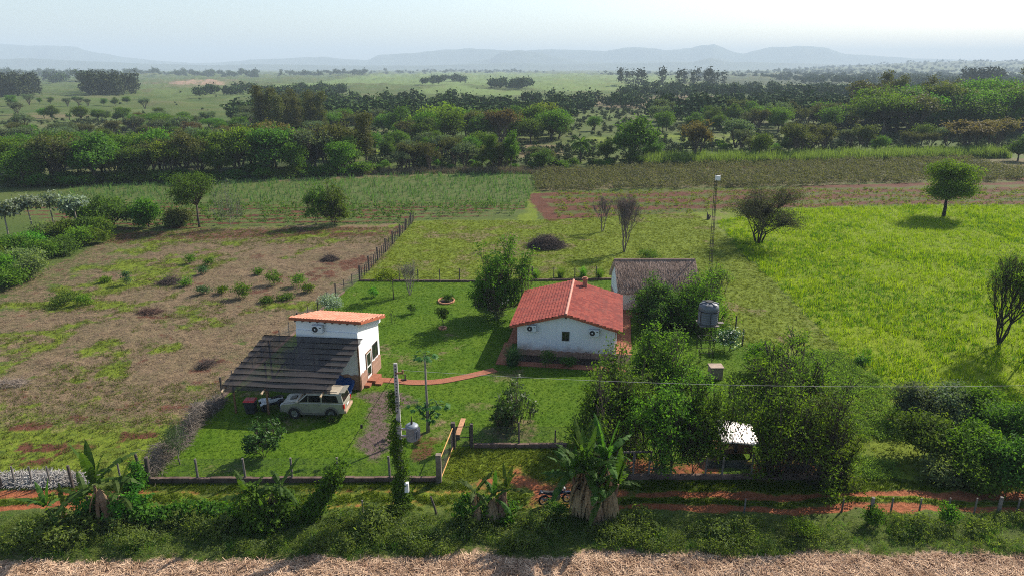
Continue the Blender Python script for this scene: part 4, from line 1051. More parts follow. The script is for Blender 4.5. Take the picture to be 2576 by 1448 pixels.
# ------------------------------------------------------------------ QUAD BIKE
ap = gp(680,1033); qb = thing('quad_bike', 'white and black quad bike parked between the bin and the car under the net', 'quad bike', ap+Vector((0,.6,0)), math.pi+R(28))
for x in (-.62, .62):
    for y in (-.42, .42):
        b = MB(); b.lathe([(.13,-.12),(.26,-.13),(.29,-.06),(.29,.06),(.26,.13),(.13,.12),(.13,-.12)], 20, axis='y'); wl_ = b.build('wheel', rubber, qb, loc=(x,y,.29))
        b = MB(); b.lathe([(.14,.06),(.10,.10),(.001,.08)], 14, axis='y'); b.lathe([(.14,-.06),(.10,-.10),(.001,-.08)], 14, axis='y'); b.build('rim', grill, wl_)
b = MB(); b.prism([(-.8,.62),(-.45,.78),(.0,.70),(.35,.82),(.78,.66),(.80,.58),(.2,.45),(-.5,.50)], -.20, .20, 'y'); b.build('body', white_p, qb, bevel=.04)
for sx, sg in ((-1,-1),(-1,1),(1,-1),(1,1)):
    b = MB(); b.prism([(sx*.92,.55),(sx*.70,.66),(sx*.40,.64),(sx*.28,.50),(sx*.32,.48),(sx*.45,.59),(sx*.70,.61),(sx*.88,.52)], sg*.20, sg*.54, 'y'); b.build('fender', white_p if sx > 0 else grill, qb, bevel=.015)
b = MB(); b.prism([(-.70,.70),(-.62,.82),(-.10,.80),(.08,.86),(.10,.78),(-.3,.70)], -.15, .15, 'y'); b.build('seat', rubber, qb, bevel=.04)
b = MB(); b.tube([(.42,0,.75),(.32,0,1.02)], .03, 8); b.tube([(.22,-.40,1.04),(.30,-.2,1.04),(.33,0,1.0),(.30,.2,1.04),(.22,.40,1.04)], .02, 8); b.build('handlebar', black_metal, qb)
b = MB(); b.box(-.35,.4,-.16,.16,.25,.48); b.build('engine', grill, qb, bevel=.03)
b = MB(); b.tube([(-.62,-.42,.29),(-.62,.42,.29)], .035, 8); b.tube([(.62,-.42,.29),(.62,.42,.29)], .03, 8); b.build('axle', black_metal, qb)

# ------------------------------------------------------------------ WHEELED BIN
bp = gp(629,1043); bn = thing('wheeled_bin', 'dark wheeled rubbish bin with a red lid at the left front of the carport', 'bin', bp+Vector((0,.3,0)))
b = MB(); b._hex([(-.30,-.25,.06),(.30,-.25,.06),(.30,.25,.06),(-.30,.25,.06),(-.40,-.34,1.02),(.40,-.34,1.02),(.40,.36,1.02),(-.40,.36,1.02)]); b.build('body', bin_m, bn, bevel=.03)
b = MB(); b._hex([(-.43,-.38,1.024),(.43,-.38,1.024),(.43,.38,1.024),(-.43,.38,1.024),(-.38,-.30,1.12),(.38,-.30,1.12),(.38,.34,1.12),(-.38,.34,1.12)]); b.build('lid', red_p, bn, bevel=.03)
for s_ in (-1, 1):
    b = MB(); b.lathe([(.001,-.03),(.10,-.03),(.10,.03),(.001,.03)], 16, axis='x'); b.build('wheel', rubber, bn, loc=(s_*.32,.26,.10))

# ------------------------------------------------------------------ MOTORCYCLE
mp = gp(1368,1270); mc = thing('motorcycle', 'dark blue off road motorcycle parked on the red track behind the tall bananas', 'motorcycle', mp+Vector((.68,.15,0)), R(12))
for x, nm in ((-.68,'rear'),(.72,'front')):
    b = MB(); b.lathe([(.25,-.05),(.31,-.06),(.335,-.03),(.335,.03),(.31,.06),(.25,.05),(.25,-.05)], 28, axis='y'); wl_ = b.build('wheel', rubber, mc, loc=(x,0,.335))
    b = MB(); b.lathe([(.26,-.03),(.26,.03),(.24,.03),(.24,-.03),(.26,-.03)], 28, axis='y'); b.build('rim', black_metal, wl_)
    b = MB()
    for k in range(14): a = k*2*math.pi/14; b.bar((.05*math.cos(a),(-1)**k*.03,.05*math.sin(a)),(.25*math.cos(a+.15),0,.25*math.sin(a+.15)),.006)
    b.lathe([(.001,-.06),(.05,-.06),(.05,.06),(.001,.06)], 12, axis='y'); b.build('spokes', rim_m, wl_)
b = MB(); b.tube([(-.68,.09,.335),(-.15,.10,.42)], .03, 6); b.tube([(-.68,-.09,.335),(-.15,-.10,.42)], .03, 6); b.tube([(-.2,0,.42),(-.15,0,.75),(.42,0,.92),(.15,0,.35),(-.2,0,.42)], .03, 6); b.build('frame', black_metal, mc)
b = MB(); b.prism([(-.12,.36),(-.08,.60),(.18,.68),(.30,.52),(.22,.30),(0,.28)], -.12, .12, 'y'); b.build('engine', metal_grey, mc, bevel=.03)
b = MB(); b.prism([(-.02,.74),(.05,.90),(.30,1.0),(.46,.92),(.40,.72),(.15,.66)], -.13, .13, 'y'); b.build('fuel_tank', dark_blue, mc, bevel=.05)
b = MB(); b.prism([(-.80,.93),(-.76,.98),(-.35,.88),(0,.86),(.05,.78),(-.35,.79)], -.11, .11, 'y'); b.build('seat', rubber, mc, bevel=.03)
b = MB(); b.prism([(-.95,.94),(-.92,1.0),(-.35,.80),(-.05,.74),(-.1,.62),(-.40,.70)], -.125, .125, 'y'); b.build('tail_panel', dark_blue, mc, bevel=.02)
b = MB(); b.prism([(-1.0,.80),(-.97,.84),(-.78,.94),(-.74,.92)], -.08, .08, 'y'); b.build('rear_mudguard', grill, mc)
b = MB(); b.prism([(.40,.70),(.55,.76),(.80,.74),(1.05,.64),(1.04,.61),(.78,.70),(.55,.71)], -.07, .07, 'y'); b.build('front_mudguard', dark_blue, mc)
for s_ in (-1, 1): b = MB(); b.tube([(.72,s_*.08,.335),(.48,s_*.09,1.0)], .028, 7); b.build('fork', metal_grey, mc)
b = MB(); b.tube([(.32,-.38,1.10),(.42,-.2,1.10),(.46,0,1.06),(.42,.2,1.10),(.32,.38,1.10)], .018, 7); b.build('handlebar', black_metal, mc)
b = MB(); b.prism([(.52,.82),(.60,.90),(.56,1.04),(.46,1.02)], -.09, .09, 'y'); b.build('headlight', lamp_clear, mc, bevel=.02)
b = MB(); b.tube([(.1,-.15,.32),(-.3,-.17,.36),(-.85,-.16,.58)], [.025,.04,.05], 8); b.build('exhaust', metal_grey, mc)
b = MB(); b.tube([(0,.1,.33),(.05,.32,.0)], .015, 6); b.build('kickstand', black_metal, mc)
# ------------------------------------------------------------------ VEGETATION LIBRARY
def unit(v): return v/np.maximum(np.linalg.norm(v, axis=-1, keepdims=True), 1e-9)
def leaf_quads(P_, Nn, S, asp, rng):
    t = unit(np.cross(Nn, rng.normal(size=P_.shape))); b_ = np.cross(Nn, t); S = S[:, None]; asp = np.asarray(asp)
    V = np.stack([P_-t*S, P_+b_*S*asp, P_+t*S, P_-b_*S*asp], 1).reshape(-1, 3)
    return V, np.arange(len(V)).reshape(-1, 4)
def crown(rng, blobs, ncl, per, sig, ls, asp=.5, up=.4, fill=.45, out=.6):
    B = np.array(blobs, float); w = (B[:,3]*B[:,4]*B[:,5])**.67; k = rng.choice(len(B), ncl, p=w/w.sum())
    d = unit(rng.normal(size=(ncl, 3))); r = rng.uniform(fill, 1, ncl)**.6
    c = B[k,:3] + d*B[k,3:6]*r[:,None]
    ax = unit(rng.normal(size=(ncl, 3))*np.array([1,1,.25]))
    m = rng.integers(int(per*.5), int(per*1.5)+1, ncl); idx = np.repeat(np.arange(ncl), m); n = len(idx)
    P_ = c[idx] + rng.normal(size=(n,3))*sig*np.array([1,1,.65]) + ax[idx]*(rng.uniform(-1,1,n)*sig*1.6)[:,None]
    Nn = unit(rng.normal(size=(n,3))*.75 + d[idx]*out + np.array([0,0,up]))
    V, Q = leaf_quads(P_, Nn, ls*rng.uniform(.6,1.3,n), asp, rng)
    return V, Q, c
def limbs(rng, blobs, cl, h0, r0, twigs=.35, sway=.15, stems=1, spread=.0):
    b = MB(); top = max(x[2]+x[5]*.6 for x in blobs)
    for s_ in range(stems):
        ang = 2*math.pi*s_/max(stems,1)+rng.uniform(0,1); bx, by = (spread*.35*math.cos(ang), spread*.35*math.sin(ang)) if stems > 1 else (0,0)
        q = Vector((bx*2.2+rng.normal()*sway*.5, by*2.2+rng.normal()*sway*.5, h0)); pts = [Vector((bx,by,-.15)), Vector((bx*1.5+rng.normal()*sway*.3, by*1.5, h0*.5)), q]
        rr = r0/(stems**.5); b.tube(pts, [rr*1.25, rr, rr*.8], 7)
        for x in (blobs if stems == 1 else blobs[s_::stems] or blobs[:1]):
            c = Vector(x[:3]); mid = q.lerp(c, .5)+Vector((rng.normal()*sway, rng.normal()*sway, abs(rng.normal())*sway))
            b.tube([q, mid, c], [rr*.55, rr*.35, rr*.15], 5)
            for p in cl:
                pv = Vector(p)
                if rng.random() < twigs and abs(pv.x-x[0]) < x[3]*1.02 and abs(pv.y-x[1]) < x[4]*1.02 and abs(pv.z-x[2]) < x[5]*1.02:
                    o_ = mid.lerp(c, rng.uniform(.2,1)); b.tube([o_, o_.lerp(pv,.5)+Vector((0,0,.05)), pv], [rr*.14, rr*.09, rr*.04], 4, cap=False)
    return b
def round_blobs(rng, rx, ry, z0, z1, n=7):
    zc, rz = (z0+z1)/2, (z1-z0)/2; out = [(0,0,zc,rx*.5,ry*.5,rz*.55)]
    for k in range(n):
        a = 2*math.pi*k/n+rng.uniform(-.3,.3); e = rng.uniform(-.75,.9); ce = math.sqrt(max(.1,1-e*e))
        f = rng.uniform(.20,.44)
        out.append((rx*.62*ce*math.cos(a), ry*.62*ce*math.sin(a), zc+rz*.66*e, rx*f, ry*f, rz*f*rng.uniform(.7,1)))
    return out
L_tree = leafmat('leaf_garden_tree', (.038,.088,.010), (.105,.178,.024), .50)
L_dark = leafmat('leaf_dark_green', (.030,.064,.013), (.085,.142,.024), .40)
L_mid = leafmat('leaf_mid_green', (.032,.075,.010), (.100,.170,.020), .42)
L_bright = leafmat('leaf_bright_green', (.055,.13,.014), (.12,.23,.025), .42)
L_yellow = leafmat('leaf_yellow_green', (.075,.12,.016), (.16,.22,.03), .42)
L_olive = leafmat('leaf_olive', (.045,.055,.018), (.10,.105,.035), .3)
L_grey = leafmat('leaf_grey_green', (.055,.08,.04), (.12,.155,.085), .3)
L_pale = leafmat('leaf_pale_silver', (.07,.10,.055), (.26,.31,.24), .25)
L_brown = leafmat('leaf_brownish', (.075,.062,.025), (.15,.115,.05), .3)
L_glossy = leafmat('leaf_glossy', (.022,.062,.014), (.055,.12,.022), .3, .5, .2)
L_flower = leafmat('leaf_with_white_flowers', (.025,.055,.02), (.07,.12,.04), .25, .5, .3, (.75,.75,.72))
L_banana = leafmat('banana_leaf', (.022,.054,.008), (.062,.108,.018), .42, .6, .12)
L_dry = leafmat('dry_leaf', (.10,.065,.038), (.26,.19,.12), .2, .9, .05, None, (1.2,1.1,.9))
L_weed = leafmat('weed_leaf', (.055,.105,.020), (.15,.225,.05), .5)
L_weed2 = leafmat('weed_leaf_grey', (.075,.115,.04), (.16,.21,.085), .45)
L_blade = leafmat('grass_blade', (.05,.115,.016), (.14,.23,.04), .48)
L_fine = leafmat('conifer_spray', (.035,.075,.03), (.075,.13,.055), .3)
bark = simple('bark', (.085,.065,.050), .95, 0, .4, 6, .3)
bark_pale = simple('bark_pale', (.24,.21,.175), .95, 0, .3, 5, .3)
bark_dark = simple('bark_dark', (.032,.026,.022), .95, 0, .4, 6, .3)

def near_tree(name, label, cat, px, py, box, mat, seed, ncl=110, per=34, sig=.28, ls=.13, asp=.5, tr=.14, fork=.3, nb=8, stems=1, bk=None, blobs=None, dy=1.0, group=None, twigs=.35, spread=.5, up=.4, fill=.4, trunkname='trunk', base=None, yoff=0.0):
    rng = np.random.default_rng(seed); p = base or gp(px, py); p = Vector((p.x, p.y+yoff, 0)); d = p.y*cp+CAM_H*sp
    x0, x1, y0, y1 = box; sc = d/F; rx = (x1-x0)/2*sc; xc = ((x0+x1)/2-px)*sc if base is None else 0
    z1 = hgt(py, y0); z0 = max(.1, hgt(py, y1)); z1 = max(z1, z0+.4)
    B = blobs or [(b[0]+xc, b[1], b[2], b[3], b[4], b[5]) for b in round_blobs(rng, rx, rx*dy, z0, z1, nb+3)]
    V, Q, cl = crown(rng, B, ncl, per, sig, ls, asp, up, fill)
    V[:,2] = np.maximum(V[:,2], .02)
    t = thing(name, label, cat, p, 0, group)
    limbs(rng, B, cl, max(.12, z0+(z1-z0)*fork), tr, twigs, .12, stems, spread).build(trunkname, bk or bark, t, True)
    add('crown', npmesh('crown', V, Q, mat), t); return t
def bare_branches(rng, h, w, r0, depth=6, stems=4, up=.55, n=3, thin=.012):
    b = MB(); tips = []
    def rec(p, d, L, r, k):
        q = p + d*L; mid = p + d*L*.5 + Vector(rng.normal(size=3))*L*.06
        b.tube([p, mid, q], [r, r*.85, max(thin, r*.66)], 6 if k > 3 else 4, cap=False)
        if k == 0: tips.append(q); return
        for j in range(n if k < depth else n):
            e = Vector(rng.normal(size=3)); e.z = abs(e.z)*.4
            nd = (d*1.0 + e*.48 + Vector((0,0,up*.25))).normalized(); nd.x *= w; nd.y *= w; nd.normalize()
            rec(p.lerp(q, rng.uniform(.6,1)), nd, L*rng.uniform(.6,.85), max(thin, r*.62), k-1)
    for s_ in range(stems):
        a = 2*math.pi*s_/stems+rng.uniform(-.4,.4); t_ = rng.uniform(.15,.5) if stems > 1 else .05
        rec(Vector((0.06*math.cos(a),.06*math.sin(a),-.1)), Vector((math.cos(a)*t_*w, math.sin(a)*t_*w, 1)).normalized(), h*.33, r0, depth-1)
    return b, tips
def bare_tree(name, label, px, py, top, wpx, seed, r0=.10, depth=6, stems=4, n=3, leaf=None, nleaf=0, ls=.1, mat=None, thin=.012, tuft=.3, up=.55):
    rng = np.random.default_rng(seed); p = gp(px, py); h = hgt(py, top)
    b, tips = bare_branches(rng, h, 1.0, r0, depth, stems, up=up, n=n, thin=thin)
    V = np.array(b.v); zs = np.percentile(V[:,2], 99.5); xs = np.percentile(np.abs(V[:,:2]), 98); W_ = wpx/2*(p.y*cp+CAM_H*sp)/F
    S = np.array([W_/xs, W_/xs, h/zs]); b.v = [tuple(q) for q in V*S]
    t = thing(name, label, 'tree', p); b.build('trunk', mat or bark_dark, t, True)
    if nleaf:
        T_ = np.array([tuple(x) for x in tips])*S; T_ = T_[rng.integers(0, len(T_), nleaf)] + rng.normal(size=(nleaf,3))*tuft
        Vl, Q = leaf_quads(T_, unit(rng.normal(size=(nleaf,3))+np.array([0,0,.4])), ls*rng.uniform(.6,1.3,nleaf), .5, rng); add('crown', npmesh('crown', Vl, Q, leaf), t)
    return t
def blades(rng, n, h, spread, w, droop=.6, segs=3, base=.05):
    # fountain of grass blades as strips
    a = rng.uniform(0, 2*math.pi, n); hh = h*rng.uniform(.55,1.1,n); sp_ = spread*rng.uniform(.15,1,n); V = []; b0 = rng.normal(size=(n,2))*base
    side = np.stack([-np.sin(a), np.cos(a)], -1)
    rows = []
    for k in range(segs+1):
        t = k/segs; r = sp_*t**1.4; z = hh*(t - droop*sp_/max(spread,1e-6)*t**3*.6)
        c = np.stack([b0[:,0]+np.cos(a)*r, b0[:,1]+np.sin(a)*r, z], -1); ww = w*(1-t*.85)
        s3 = np.concatenate([side*ww, np.zeros((n,1))], 1); rows.append(np.stack([c-s3, c+s3], 1))
    V = np.stack(rows, 1)                                   # n, segs+1, 2, 3
    i = np.arange(n)[:,None]*(segs+1)*2 + np.arange(segs)[None]*2
    Q = np.stack([i, i+1, i+3, i+2], -1).reshape(-1, 4); return V.reshape(-1, 3), Q
def grass_clump(name, label, px, py, h, spread, n, mat, seed, cat='grass clump', group=None, w=.012):
    rng = np.random.default_rng(seed); V, Q = blades(rng, n, h, spread, w, base=.14*spread)
    o = add(name, npmesh(name, V, Q, mat)); o.location = gp(px, py); tag(o, label, cat, group); return o
def bush(name, label, px, py, box, mat, seed, cat='shrub', **k):
    a = dict(ncl=60, per=30, sig=.2, ls=.10, tr=.04, fork=.15, nb=6, stems=3); a.update(k)
    return near_tree(name, label, cat, px, py, box, mat, seed, trunkname='stems', **a)

def branch_tree(name, label, px, py, box, mat, seed, ls=.11, per=12, sig=.22, depth=6, stems=3, n=3, r0=.11, trunkf=.3, bk=None, base=None, group=None, up=.5, cat='tree', thin=.012, flat=.5, ps=1.0):
    rng = np.random.default_rng(seed); p = base or gp(px, py); p = Vector((p.x, p.y, 0)); sc = (p.y*cp+CAM_H*sp)/F
    x0, x1, y0, y1 = box; rx = (x1-x0)/2*sc; xc = ((x0+x1)/2-px)*sc if base is None else 0; z1 = hgt(py, y0)
    b, tips = bare_branches(rng, z1, 1.0, r0, depth, stems, up=up, n=n, thin=thin)
    T_ = np.array([tuple(q) for q in tips]); V = np.array(b.v)
    z0 = max(.15, hgt(py, y1)); lo = np.percentile(T_[:,2], 4); hi = np.percentile(T_[:,2], 99)
    m0 = np.median(T_[:,:2], 0); sx = rx/np.percentile(np.abs(T_[:,:2]-m0), 97)
    def warp(A_):
        z = A_[:,2]; zz = np.where(z < lo, z*(z0/lo), z0+(z-lo)*(z1-z0)/(hi-lo)); k = np.clip(z/lo, 0, 1)[:,None]
        return np.concatenate([(A_[:,:2]-m0*k)*sx*(.35+.65*k)+np.array([xc,0])*k, zz[:,None]], 1)
    b.v = [tuple(q) for q in warp(V)]; T_ = warp(T_)
    t = thing(name, label, cat, p, 0, group); b.build('trunk', bk or bark, t, True)
    m = rng.integers(int(per*.4), int(per*1.6)+1, len(T_)); m = (m*np.repeat(rng.uniform(.3,1.6,len(T_)//3+1), 3)[:len(T_)]).astype(int); i_ = np.repeat(np.arange(len(T_)), m); k = len(i_)
    c = T_[i_] + rng.normal(size=(k,3))*sig*np.array([1,1,flat]); out = unit(T_[i_]-np.array([xc,0,(z0+z1)/2]))
    Vl, Q = leaf_quads(c, unit(rng.normal(size=(k,3))*.7+out*.5+np.array([0,0,.5])), ls*rng.uniform(.55,1.35,k), .48, rng); Vl[:,2] = np.maximum(Vl[:,2], .03)
    add('crown', npmesh('crown', Vl, Q, mat), t); return t
# ---- garden trees
branch_tree('shade_tree', 'leafy dark green tree shading the trampoline left of the red roof', 1250, 795, (1190,1316,614,765), L_mid, 11, ls=.115, per=19, sig=.30, stems=4, depth=6, r0=.16, up=.8)
branch_tree('fruit_tree', 'bushy broad leaved fruit tree on the lawn right of the pedestrian gate', 1289, 1077, (1226,1340,945,1068), L_glossy, 12, ls=.125, per=9, sig=.17, stems=4, depth=5, r0=.06, up=.8)
branch_tree('mango_tree', 'small round mango tree on a thin trunk in front of the carport', 665, 1149, (620,702,1050,1122), L_glossy, 13, ls=.095, per=12, sig=.13, stems=3, depth=5, r0=.05, trunkf=.4)
near_tree('sapling', 'slim round headed sapling in the small brick ring', 'tree', 1114, 825, (1098,1131,768,802), L_dark, 14, 22, 22, .14, .11, .5, .03, .1, 5)
near_tree('orange_tree', 'small dark citrus bush in the back lawn left of the ringed bed', 'tree', 1034, 789, (1022,1050,764,786), L_dark, 15, 18, 20, .16, .10, .5, .03, .2, 5)
near_tree('young_tree', 'pale yellow green young tree with thin trunk near the back fence', 'tree', 990, 752, (942,1012,676,708), L_yellow, 16, 40, 26, .26, .11, .5, .05, .1, 6, twigs=.6)
bush('conical_shrub', 'small cone shaped shrub near the left end of the back curb', 940, 746, (928,952,724,746), L_bright, 17, ncl=22, per=20, sig=.14)
bush('low_shrub', 'dark shrub growing inside the brick ring on the back lawn', 1128, 757, (1112,1142,737,757), L_dark, 18, ncl=22, per=24, sig=.14)
bare_tree('bare_shrub', 'pale leafless vase shaped shrub by the back fence', 1031, 741, 660, 44, 19, .05, 5, 6, 3, L_grey, 260, .08, bark_pale, .010)
bare_tree('twiggy_shrub', 'tiny leafless twig shrub on the lawn behind the tall narrow house', 990, 812, 786, 18, 20, .03, 4, 2, 2, L_dark, 60, .07)
near_tree('conifer_sapling', 'wispy feathery sapling by the front left corner of the garden', 'tree', 453, 1167, (425,478,1045,1150), L_fine, 21, 80, 22, .22, .08, .2, .04, .2, 8, dy=.8, twigs=.5, fill=.2, bk=bark_pale)
for x, y, bx, l, s_ in ((1348,700,(1330,1368,672,703),'leftmost drooping grass clump by the wooden gate',31),(1411,698,(0,)*4,'drooping grass clump left of the roof ridge',32),(1467,696,(0,)*4,'drooping grass clump behind the roof ridge',33),(1509,700,(0,)*4,'drooping grass clump next to the thatched house',34)):
    grass_clump('grass_clump', l, x, y, 1.5, 1.05, 420, L_blade, s_, group='grass clumps along the back fence', w=.018)
grass_clump('pampas_clump', 'large dark fountain grass at the front left corner of the red-roofed house', 1290, 916, 2.0, 1.5, 700, L_fine, 35, 'grass clump', w=.012)
bush('rose_bush', 'tall dark rose bush against the white gable wall', 1373, 921, (1357,1392,875,915), L_dark, 36, ncl=40, per=18, sig=.18, ls=.07)
bush('dark_shrub', 'low dark rounded shrub in the flower bed right of the rose bush', 1428, 922, (1408,1450,893,922), L_dark, 37, ncl=40, per=26, sig=.16, ls=.07)
bush('flowering_bush', 'pale flowering bush at the side fence behind the tall narrow house', 833, 786, (806,862,726,784), L_pale, 38, ncl=90, per=30, sig=.22, ls=.09)
bush('climbing_bush', 'leafy bush rising behind the left end of the shade net', 744, 890, (712,776,808,880), L_pale, 39, ncl=60, per=26, sig=.2, ls=.09, base=Vector(SM @ Vector((-SW-.55, .1, 0))))
bush('white_flower_bush', 'dark bush with white flowers right of the water tank', 1830, 880, (1800,1860,822,878), L_flower, 40, ncl=90, per=30, sig=.2, ls=.085)
bush('foot_shrub', 'small shrub at the foot of the shady yard tree', 1256, 799, (1238,1272,780,798), L_grey, 41, ncl=24, per=20, sig=.14)
for x, y, s_, l in ((706,1058,42,'low leafy plant beside the middle carport post'),(833,1062,43,'low leafy plant at the right carport post')):
    bush('low_plant', l, x, y, (x-17,x+17,y-18,y), L_mid, s_, ncl=22, per=18, sig=.1, ls=.08)
# ---- big trees right of the house
branch_tree('garden_tree', 'dense dark crowned tree right of the gable wall', 1690, 1005, (1572,1738,828,1005), L_tree, 51, ls=.105, per=13, sig=.25, stems=5, depth=6, r0=.12)
branch_tree('garden_tree', 'leafy tree overlapping the brick path in front of the gable wall', 1545, 1105, (1436,1640,888,1105), L_mid, 52, ls=.10, per=14, sig=.25, stems=5, depth=6, r0=.10)
branch_tree('garden_tree', 'slender leaning tree with bare lower stems left of the chicken coop', 1645, 1180, (1585,1765,950,1135), L_tree, 53, ls=.095, per=11, sig=.24, stems=5, depth=6, r0=.09, bk=bark_dark)
branch_tree('garden_tree', 'thin multi stemmed tree just left of the tin roofed coop', 1740, 1192, (1690,1850,965,1120), L_tree, 54, ls=.095, per=8, sig=.20, stems=4, depth=6, r0=.07, bk=bark_dark)
branch_tree('garden_tree', 'dense dark tree right of the tin roofed coop', 1955, 1192, (1862,2090,930,1175), L_tree, 55, ls=.095, per=9, sig=.25, stems=6, depth=6, r0=.09, bk=bark_dark)
branch_tree('garden_tree', 'lighter leafy tree above the right end of the pen curb', 2078, 1187, (2000,2150,985,1178), L_mid, 56, ls=.095, per=10, sig=.25, stems=4, depth=6, r0=.07, bk=bark_dark)
branch_tree('feathery_tree', 'low spreading feathery tree behind the pale brick block', 1985, 1000, (1870,2100,868,990), L_bright, 57, ls=.10, per=9, sig=.24, stems=5, depth=6, r0=.06, flat=.3, up=.2)
near_tree('feathery_tree', 'dark low shrubby tree at the right garden fence below the white flowering bush', 'tree', 1900, 935, (1865,1945,860,930), L_mid, 58, 90, 30, .26, .11, .4, .06, .1, 8)
branch_tree('garden_tree', 'bushy dark green tree between the red roof and the thatched house', 1648, 822, (1588,1706,712,818), L_dark, 59, ls=.11, per=13, sig=.26, stems=5, depth=6, r0=.09)
branch_tree('garden_tree', 'bright green bushy tree in front of the thatched roof', 1752, 818, (1676,1836,690,815), L_bright, 60, ls=.11, per=14, sig=.28, stems=6, depth=6, r0=.09)
branch_tree('slim_tree', 'slim loose tree right of the thatched roof beside the mast', 1792, 748, (1765,1825,668,742), L_bright, 61, ls=.11, per=10, sig=.25, stems=3, depth=5, r0=.06, up=.9)
# papaya
def papaya(label, px, py, top, lower, seed):
    rng = np.random.default_rng(seed); p = gp(px, py); h = hgt(py, top)-.3; t = thing('papaya_tree', label, 'tree', p)
    b = MB(); b.tube([(0,0,-.1),(.03,0,h*.25),(-.02,.02,h*.6),(0,0,h)], [.15,.10,.075,.06], 10); b.build('trunk', bark_pale, t, True)
    Vs = []; Qs = []; k0 = 0; pe = MB()
    spots = [((0,0,h), 13, 1.0)] + lower(h)
    for (x, y, z), n_, L in spots:
        if (x, y) != (0, 0): pe.tube([(0,0,z-.9),(x*.6,y*.6,z-.5),(x,y,z)], [.07,.06,.05], 6)
        for j in range(n_):
            a = 2*math.pi*j/n_+rng.uniform(-.3,.3); e = rng.uniform(-.1,.65); q = Vector((x+math.cos(a)*L*.55, y+math.sin(a)*L*.55, z+e*.5))
            pe.tube([(x,y,z), (x+math.cos(a)*L*.3, y+math.sin(a)*L*.3, z+e*.45), q], [.02,.015,.012], 4)
            for m in range(7):                              # palmate lobes
                la = a+(m-3)*.42; l_ = L*.42*(1-.08*abs(m-3)); d_ = np.array([math.cos(la), math.sin(la), -.45+.1*rng.normal()]); sd_ = np.array([-math.sin(la), math.cos(la), .1])
                c = np.array(q); Vs.append([c, c+d_*l_*.5+sd_*l_*.2, c+d_*l_, c+d_*l_*.5-sd_*l_*.2]); Qs.append([k0,k0+1,k0+2,k0+3]); k0 += 4
    pe.build('petioles', L_fine, t); add('crown', npmesh('crown', np.array(Vs).reshape(-1,3), Qs, L_glossy), t); return t
papaya('tall papaya tree with a leafy head and a second leaf cluster lower down the trunk', 1077, 1085, 886, lambda h: [((-.7,.1,h*.34),9,.9),((.75,0,h*.37),10,1.0),((.25,-.2,h*.22),9,.8),((-.1,.3,h*.28),8,.8)], 70)
# ---- banana plants
def banana(t, rng, x, y, h, nl, L, stem_r=.13, drop=5, part='stem', lean=(0,0)):
    b = MB(); top = Vector((x+lean[0], y+lean[1], h)); b.tube([(x,y,-.1),(x+lean[0]*.4,y+lean[1]*.4,h*.5),tuple(top)], [stem_r,stem_r*.85,stem_r*.5], 8); b.build(part, L_dry if drop > 3 else L_banana, t, True)
    V = []; Q = []; Vd = []; Qd = []
    def leaf(o, a, el, L, w, curve, V, Q, tear):
        n = 12; pts = []; d = Vector((math.cos(a)*math.cos(el), math.sin(a)*math.cos(el), math.sin(el))); p = Vector(o); sd_ = Vector((-math.sin(a), math.cos(a), 0))
        for k in range(n+1):
            pts.append(p.copy()); p = p + d*L/n; d = (d + Vector((0,0,-curve/n))).normalized()
        for k in range(1, n):
            t0, t1 = k/n, (k+1)/n
            w0 = w*math.sin(math.pi*min(1,t0*1.02))**.55; w1 = w*math.sin(math.pi*min(.995,t1*1.0))**.55
            for s_ in (-1, 1):
                dr_ = rng.uniform(.05,.55)*tear; g_ = rng.uniform(0,.25)*tear
                e0 = pts[k].lerp(pts[k+1], g_*.5)
                nrm = Vector((0,0,-1)); i = len(V)
                V += [tuple(pts[k]), tuple(pts[k+1]), tuple(pts[k+1]+sd_*s_*w1+nrm*w1*dr_+d*.02), tuple(e0+sd_*s_*w0+nrm*w0*dr_)]; Q.append((i,i+1,i+2,i+3))
    for j in range(nl):
        a = 2.4*j+rng.uniform(-.3,.3); el = math.radians(rng.uniform(48,86) if j < nl*.65 else rng.uniform(-5,35))
        leaf(top, a, el, L*rng.uniform(.7,1.1), L*rng.uniform(.075,.105), rng.uniform(.5,1.8), V, Q, 1.5)
    add('leaf_blade', npmesh('leaf_blade', V, Q, L_banana), t)
    for j in range(drop*5):
        a = rng.uniform(0,6.28); z = h*rng.uniform(.55,1); leaf((x,y,z), a, math.radians(-45), min(L*.75,z*.9), .10, 2.2, Vd, Qd, 1.6)
    if Vd: add('dry_leaf', npmesh('dry_leaf', Vd, Qd, L_dry), t)
def vine_mass(rng, blobs, ncl, per=26, sig=.14, ls=.10):
    V, Q, c = crown(rng, blobs, ncl, per, sig, ls, .6, .5, .75, 1.0); V[:,2] = np.maximum(V[:,2], .02); return V, Q
L_vine = leafmat('vine_leaf', (.028,.075,.010), (.09,.18,.022), .45)
rng = np.random.default_rng(80)
t = thing('banana_clump', 'tallest banana clump with hanging brown leaves beside the motorcycle', 'banana plant', gp(1490,1305))
for x, y, h, nl, L, ln in ((-.2,0,3.0,12,2.5,(-.3,0)),(.55,.3,3.5,12,2.6,(.1,.1)),(-.75,.3,2.7,10,2.3,(-.4,.1)),(.9,-.2,2.4,9,2.2,(.4,0)),(.2,-.5,1.7,8,1.8,(.1,-.3)),(-.4,.7,3.3,9,2.4,(-.1,.2)),(.1,-.2,2.2,8,2.0,(0,-.1))): banana(t, rng, x, y, h, nl, L, .14, 7, 'stem', ln)
t = thing('banana_clump', 'banana clump in front of the gateway draped with dead leaves', 'banana plant', gp(1205,1312))
for x, y, h, nl, L, ln in ((-.1,0,1.9,7,1.7,(-.1,0)),(.75,.1,1.5,6,1.6,(.1,0)),(1.3,.3,1.9,6,1.6,(.2,0))): banana(t, rng, x, y, h, nl, L, .13, 7, 'stem', ln)
